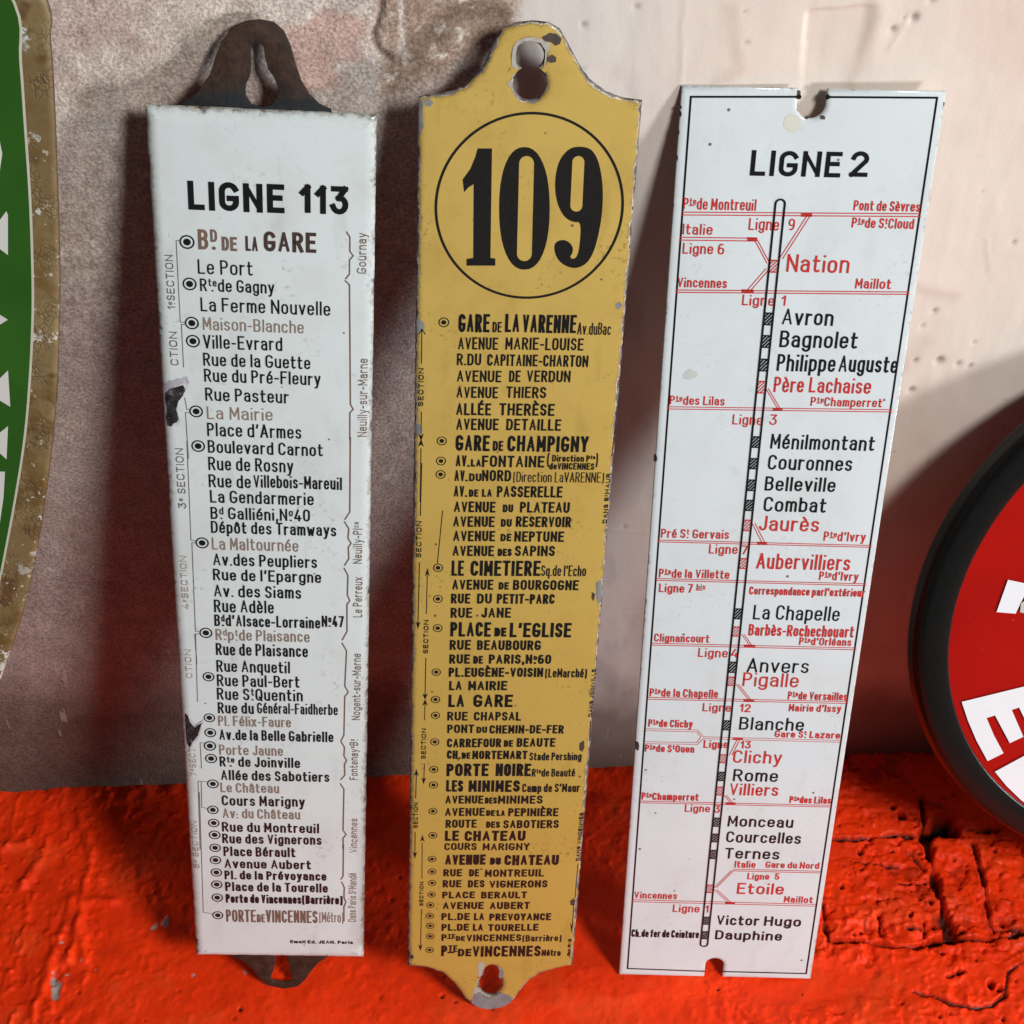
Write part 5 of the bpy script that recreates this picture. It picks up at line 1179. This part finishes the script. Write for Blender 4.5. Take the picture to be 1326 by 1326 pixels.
tl, tr, bl, br_, tt, tb = TRACK
gx = (tr[0] - tl[0]) / 2; cxt = (tl[0] + tr[0]) / 2; cxb = (bl[0] + br_[0]) / 2
n = 14
loop = [(cxb - gx, bl[1])] + [(cxb - gx + (cxt - cxb) * k / 8, bl[1] + (tl[1] - bl[1]) * k / 8) for k in range(1, 9)]
loop += [(cxt - gx * math.cos(math.pi * k / n), tt[1] - gx + gx * math.sin(math.pi * k / n)) for k in range(n + 1)]
loop += [(cxt + gx + (cxb - cxt) * k / 8, tr[1] + (br_[1] - tr[1]) * k / 8) for k in range(9)]
loop += [(cxb + gx * math.cos(math.pi * k / n), tb[1] + gx - gx * math.sin(math.pi * k / n)) for k in range(n + 1)]
k2 = ink2('line_track', 'k', .32); k2.ribbon(loop + [loop[0]], .95)
for cx, y0, hh, col in STATIONS:
    f = (y0 + hh / 2 - bl[1]) / (tl[1] - bl[1]); cx = cxb + (cxt - cxb) * f; s = ink2('station_box', col, .24)
    for yy in (y0, y0 + hh): s.ribbon([(cx - gx, yy), (cx + gx, yy)], .75)
    if col == 'r':
        for xx in (-gx, gx): s.ribbon([(cx + xx, y0), (cx + xx, y0 + hh)], .5)
    for k in range(-3, 4):                                          # hatching clipped to the box
        a = (cx - gx, y0 + hh * (k * .33 - .05)); e = (cx + gx, a[1] + hh * .85)
        t0 = max(0, (y0 - a[1]) / (e[1] - a[1])); t1 = min(1, (y0 + hh - a[1]) / (e[1] - a[1]))
        if t1 - t0 > .12: s.ribbon([(a[0] + (e[0] - a[0]) * t, a[1] + (e[1] - a[1]) * t) for t in (t0 + .04, t1 - .04)], .85 if col == 'k' else .5)
white2 = enamel('cool white enamel', (.61, .665, .68), (.53, .565, .55), T2, B2, .42, spots=.35, rough=.13)
plate('plate', out2, [], T2, B2, white2, r2)
finish(r2, parts2)

# ------------------------------------------------------------------ round red sign with a black rolled rim
def build_disc():
    root = bpy.data.objects.new('round_sign', None); COL.objects.link(root)
    A = DISC_AXES
    root.matrix_world = Matrix.Translation(DISC_LOC) @ Matrix([[A[r][0], A[r][1], A[r][2]] for r in range(3)]).to_4x4()
    tag(root, 'round red enamel sign with white letters and a wide black rim, at the far right', 'sign')
    def lathe(name, prof, mat):
        n = 160; v = [(r * math.cos(2 * math.pi * k / n), r * math.sin(2 * math.pi * k / n), z) for r, z in prof for k in range(n)]
        f = [(j * n + k, j * n + (k + 1) % n, (j + 1) * n + (k + 1) % n, (j + 1) * n + k) for j in range(len(prof) - 1) for k in range(n)]
        if prof[0][0] < .02: f.append(tuple(range(n))[::-1])
        return mesh_obj(name, v, f, mat, root, True)
    s = Nodes('glossy red enamel', .16, .5)
    c = s.mix(s.ramp(s.noise(14, 4), .4, .8), (.34, .006, .003), (.28, .004, .003)); c = s.mix(s.ramp(s.noise(160, 3), .70, .78), c, (.52, .05, .03)); s.color(c); s.bump(s.noise(26, 2), .0006, .3)
    face = lathe('face', [(.1715, -.0004), (.09, .0004), (.001, .0008)], s.m)
    k = Nodes('black rim enamel', .24, .30); k.color(k.mix(k.ramp(k.noise(500, 3), .4, .7), (.0055, .006, .0055), (.007, .0078, .007))); k.bump(k.noise(120, 2), .0002, .12)
    rim = [(0.1692, -.001), (0.1691, .0010), (0.1698, .0014), (0.1828, .0014), (0.1843, .0010), (0.1861, -.0002), (0.1877, -.0022), (0.1891, -.0050), (0.1897, -.0085), (0.1903, -.0095), (0.1903, -.0105), (0.1888, -.0108), (0.1878, -.0090), (0.1828, -.0010), (0.1692, -.0012)]
    lathe('rim', rim, k.m)
    wm = plain('white enamel lettering', (.68, .71, .73), .2, vary=.05, scale=60)
    for l in DISC_LETTERS:
        i_ = Ink(lambda u, v: 0, .0); i_.poly([l])
        v = [(a, c_, .0004 + .0004 - .0000 - b * 0 + .00035 - max(0, math.hypot(a, c_) - .1) * .008) for a, b, c_ in i_.v]
        mesh_obj('letter', v, i_.f, wm, root)
    sp = Ink(lambda u, v: 0); sp.poly([[(DISC_LETTERS[0][0][0] + a, DISC_LETTERS[0][0][1] + b) for a, b in ((9, -16), (14, -12), (17, -17), (14, -24), (9, -22))]])
    mesh_obj('stain', [(a, c_, .0012) for a, b, c_ in sp.v], sp.f, plain('dull cream stain', (.45, .46, .42), .4), root)
build_disc()

# ------------------------------------------------------------------ big green oval sign, seen only along its right edge
def spline(pts, k=5):
    out = []
    for i in range(len(pts)):
        a, b, c, d = (Vector(pts[(i + j) % len(pts)]) for j in (-1, 0, 1, 2))
        for t in (q / k for q in range(k)):
            out.append(tuple(.5 * ((2 * b) + (c - a) * t + (2 * a - 5 * b + 4 * c - d) * t * t + (3 * b - a - 3 * c + d) * t ** 3)))
    return out
def build_green():
    root = bpy.data.objects.new('oval_sign', None); COL.objects.link(root)
    al = .15; loc = Vector((0, -.14, 0))
    root.matrix_world = Matrix.Translation(loc) @ Matrix.Rotation(-al, 4, 'X')
    tag(root, 'big green oval enamel sign with white letters and crazed tan border, left edge', 'sign')
    O = spline([tuple(p) for p in GREEN_OUT] + [(-315, 140), (-355, 75), (-410, 28), (-465, 6), (-530, 25), (-590, 110), (-630, 260), (-645, 430), (-630, 640), (-580, 830), (-500, 960), (-400, 1010), (-300, 985), (-225, 900), (-183, 780), (-172, 690)])
    ge = GREEN_IN
    I = spline([tuple(p) for p in ge] + [(-290, 215), (-330, 150), (-370, 90), (-415, 48), (-465, 26), (-522, 45), (-575, 125), (-612, 262), (-627, 430), (-613, 634), (-566, 818), (-492, 942), (-400, 990), (-310, 965), (-242, 885), (-200, 770), (-189, 690)])
    b = Nodes('crazed tan enamel', .5, .35)
    cr = b.voro(330, 'DISTANCE_TO_EDGE'); crk = b.math('MAXIMUM', b.ramp(cr, .02, .11), b.ramp(b.noise(60, 3), .40, .54))
    c = b.mix(b.ramp(b.noise(22, 4, .6), .38, .62), (.12, .074, .022), (.235, .175, .085)); c = b.mix(b.ramp(b.noise(75, 4, .65), .47, .62), c, (.19, .135, .06))
    c = b.mix(b.ramp(b.noise(48, 3, .6), .56, .66), c, (.105, .060, .022))
    low = b.ramp(b.sep(2), .24, .42, .11, 0); c = b.mix(b.ramp(b.math('ADD', b.noise(42, 5, .7), low), .615, .645), c, (.52, .505, .45)); c = b.mix(b.ramp(b.noise(170, 3, .6), .64, .68), c, (.45, .42, .34)); c = b.mix(b.math('MULTIPLY', b.ramp(b.noise(11, 3, .6), .45, .62), .6), c, (.10, .058, .018))
    c = b.mix(b.math('MULTIPLY', b.ramp(crk, 0, 1, 1, 0), .42), c, (.07, .045, .025))
    ed = b.ramp(b.math('MULTIPLY', b.sep(1), -1.0), .0006, .0022, 1, 0); c = b.mix(b.math('MULTIPLY', ed, .85), c, (.05, .03, .024))
    b.color(c); b.bump(b.math('ADD', crk, b.noise(160, 3)), .0007, .5)
    plate('border', O, [], 2.6, 3.2, b.m, root)
    flat = lambda u, v: 2.6
    li = Ink(flat, .10); li.poly([[(p[0], p[1]) for p in I]]); li.build('white_line', plain('cream line enamel', (.50, .49, .40), .3), root)
    cen = (-415, 500); J = []
    for i_, p in enumerate(I):
        a, d = I[i_ - 1], I[(i_ + 1) % len(I)]; tx, ty = d[0] - a[0], d[1] - a[1]; l = math.hypot(tx, ty); nx, ny = -ty / l, tx / l
        if (p[0] - cen[0]) * nx + (p[1] - cen[1]) * ny > 0: nx, ny = -nx, -ny
        J.append((p[0] + nx * 1.1, p[1] + ny * 1.1))
    g = Nodes('dark green enamel', .2, .45); g.color(g.mix(g.ramp(g.noise(18, 4), .35, .75), (.022, .085, .010), (.030, .105, .012))); g.bump(g.noise(40, 2), .0005, .3)
    gi = Ink(flat, .28); gi.poly([J]); gi.build('face', g.m, root)
    wm = plain('off white enamel lettering', (.58, .58, .55), .25, vary=.05, scale=60)
    for l in GREEN_LETTERS:
        q = Ink(flat, .45); q.poly([l]); q.build('letter', wm, root)
build_green()
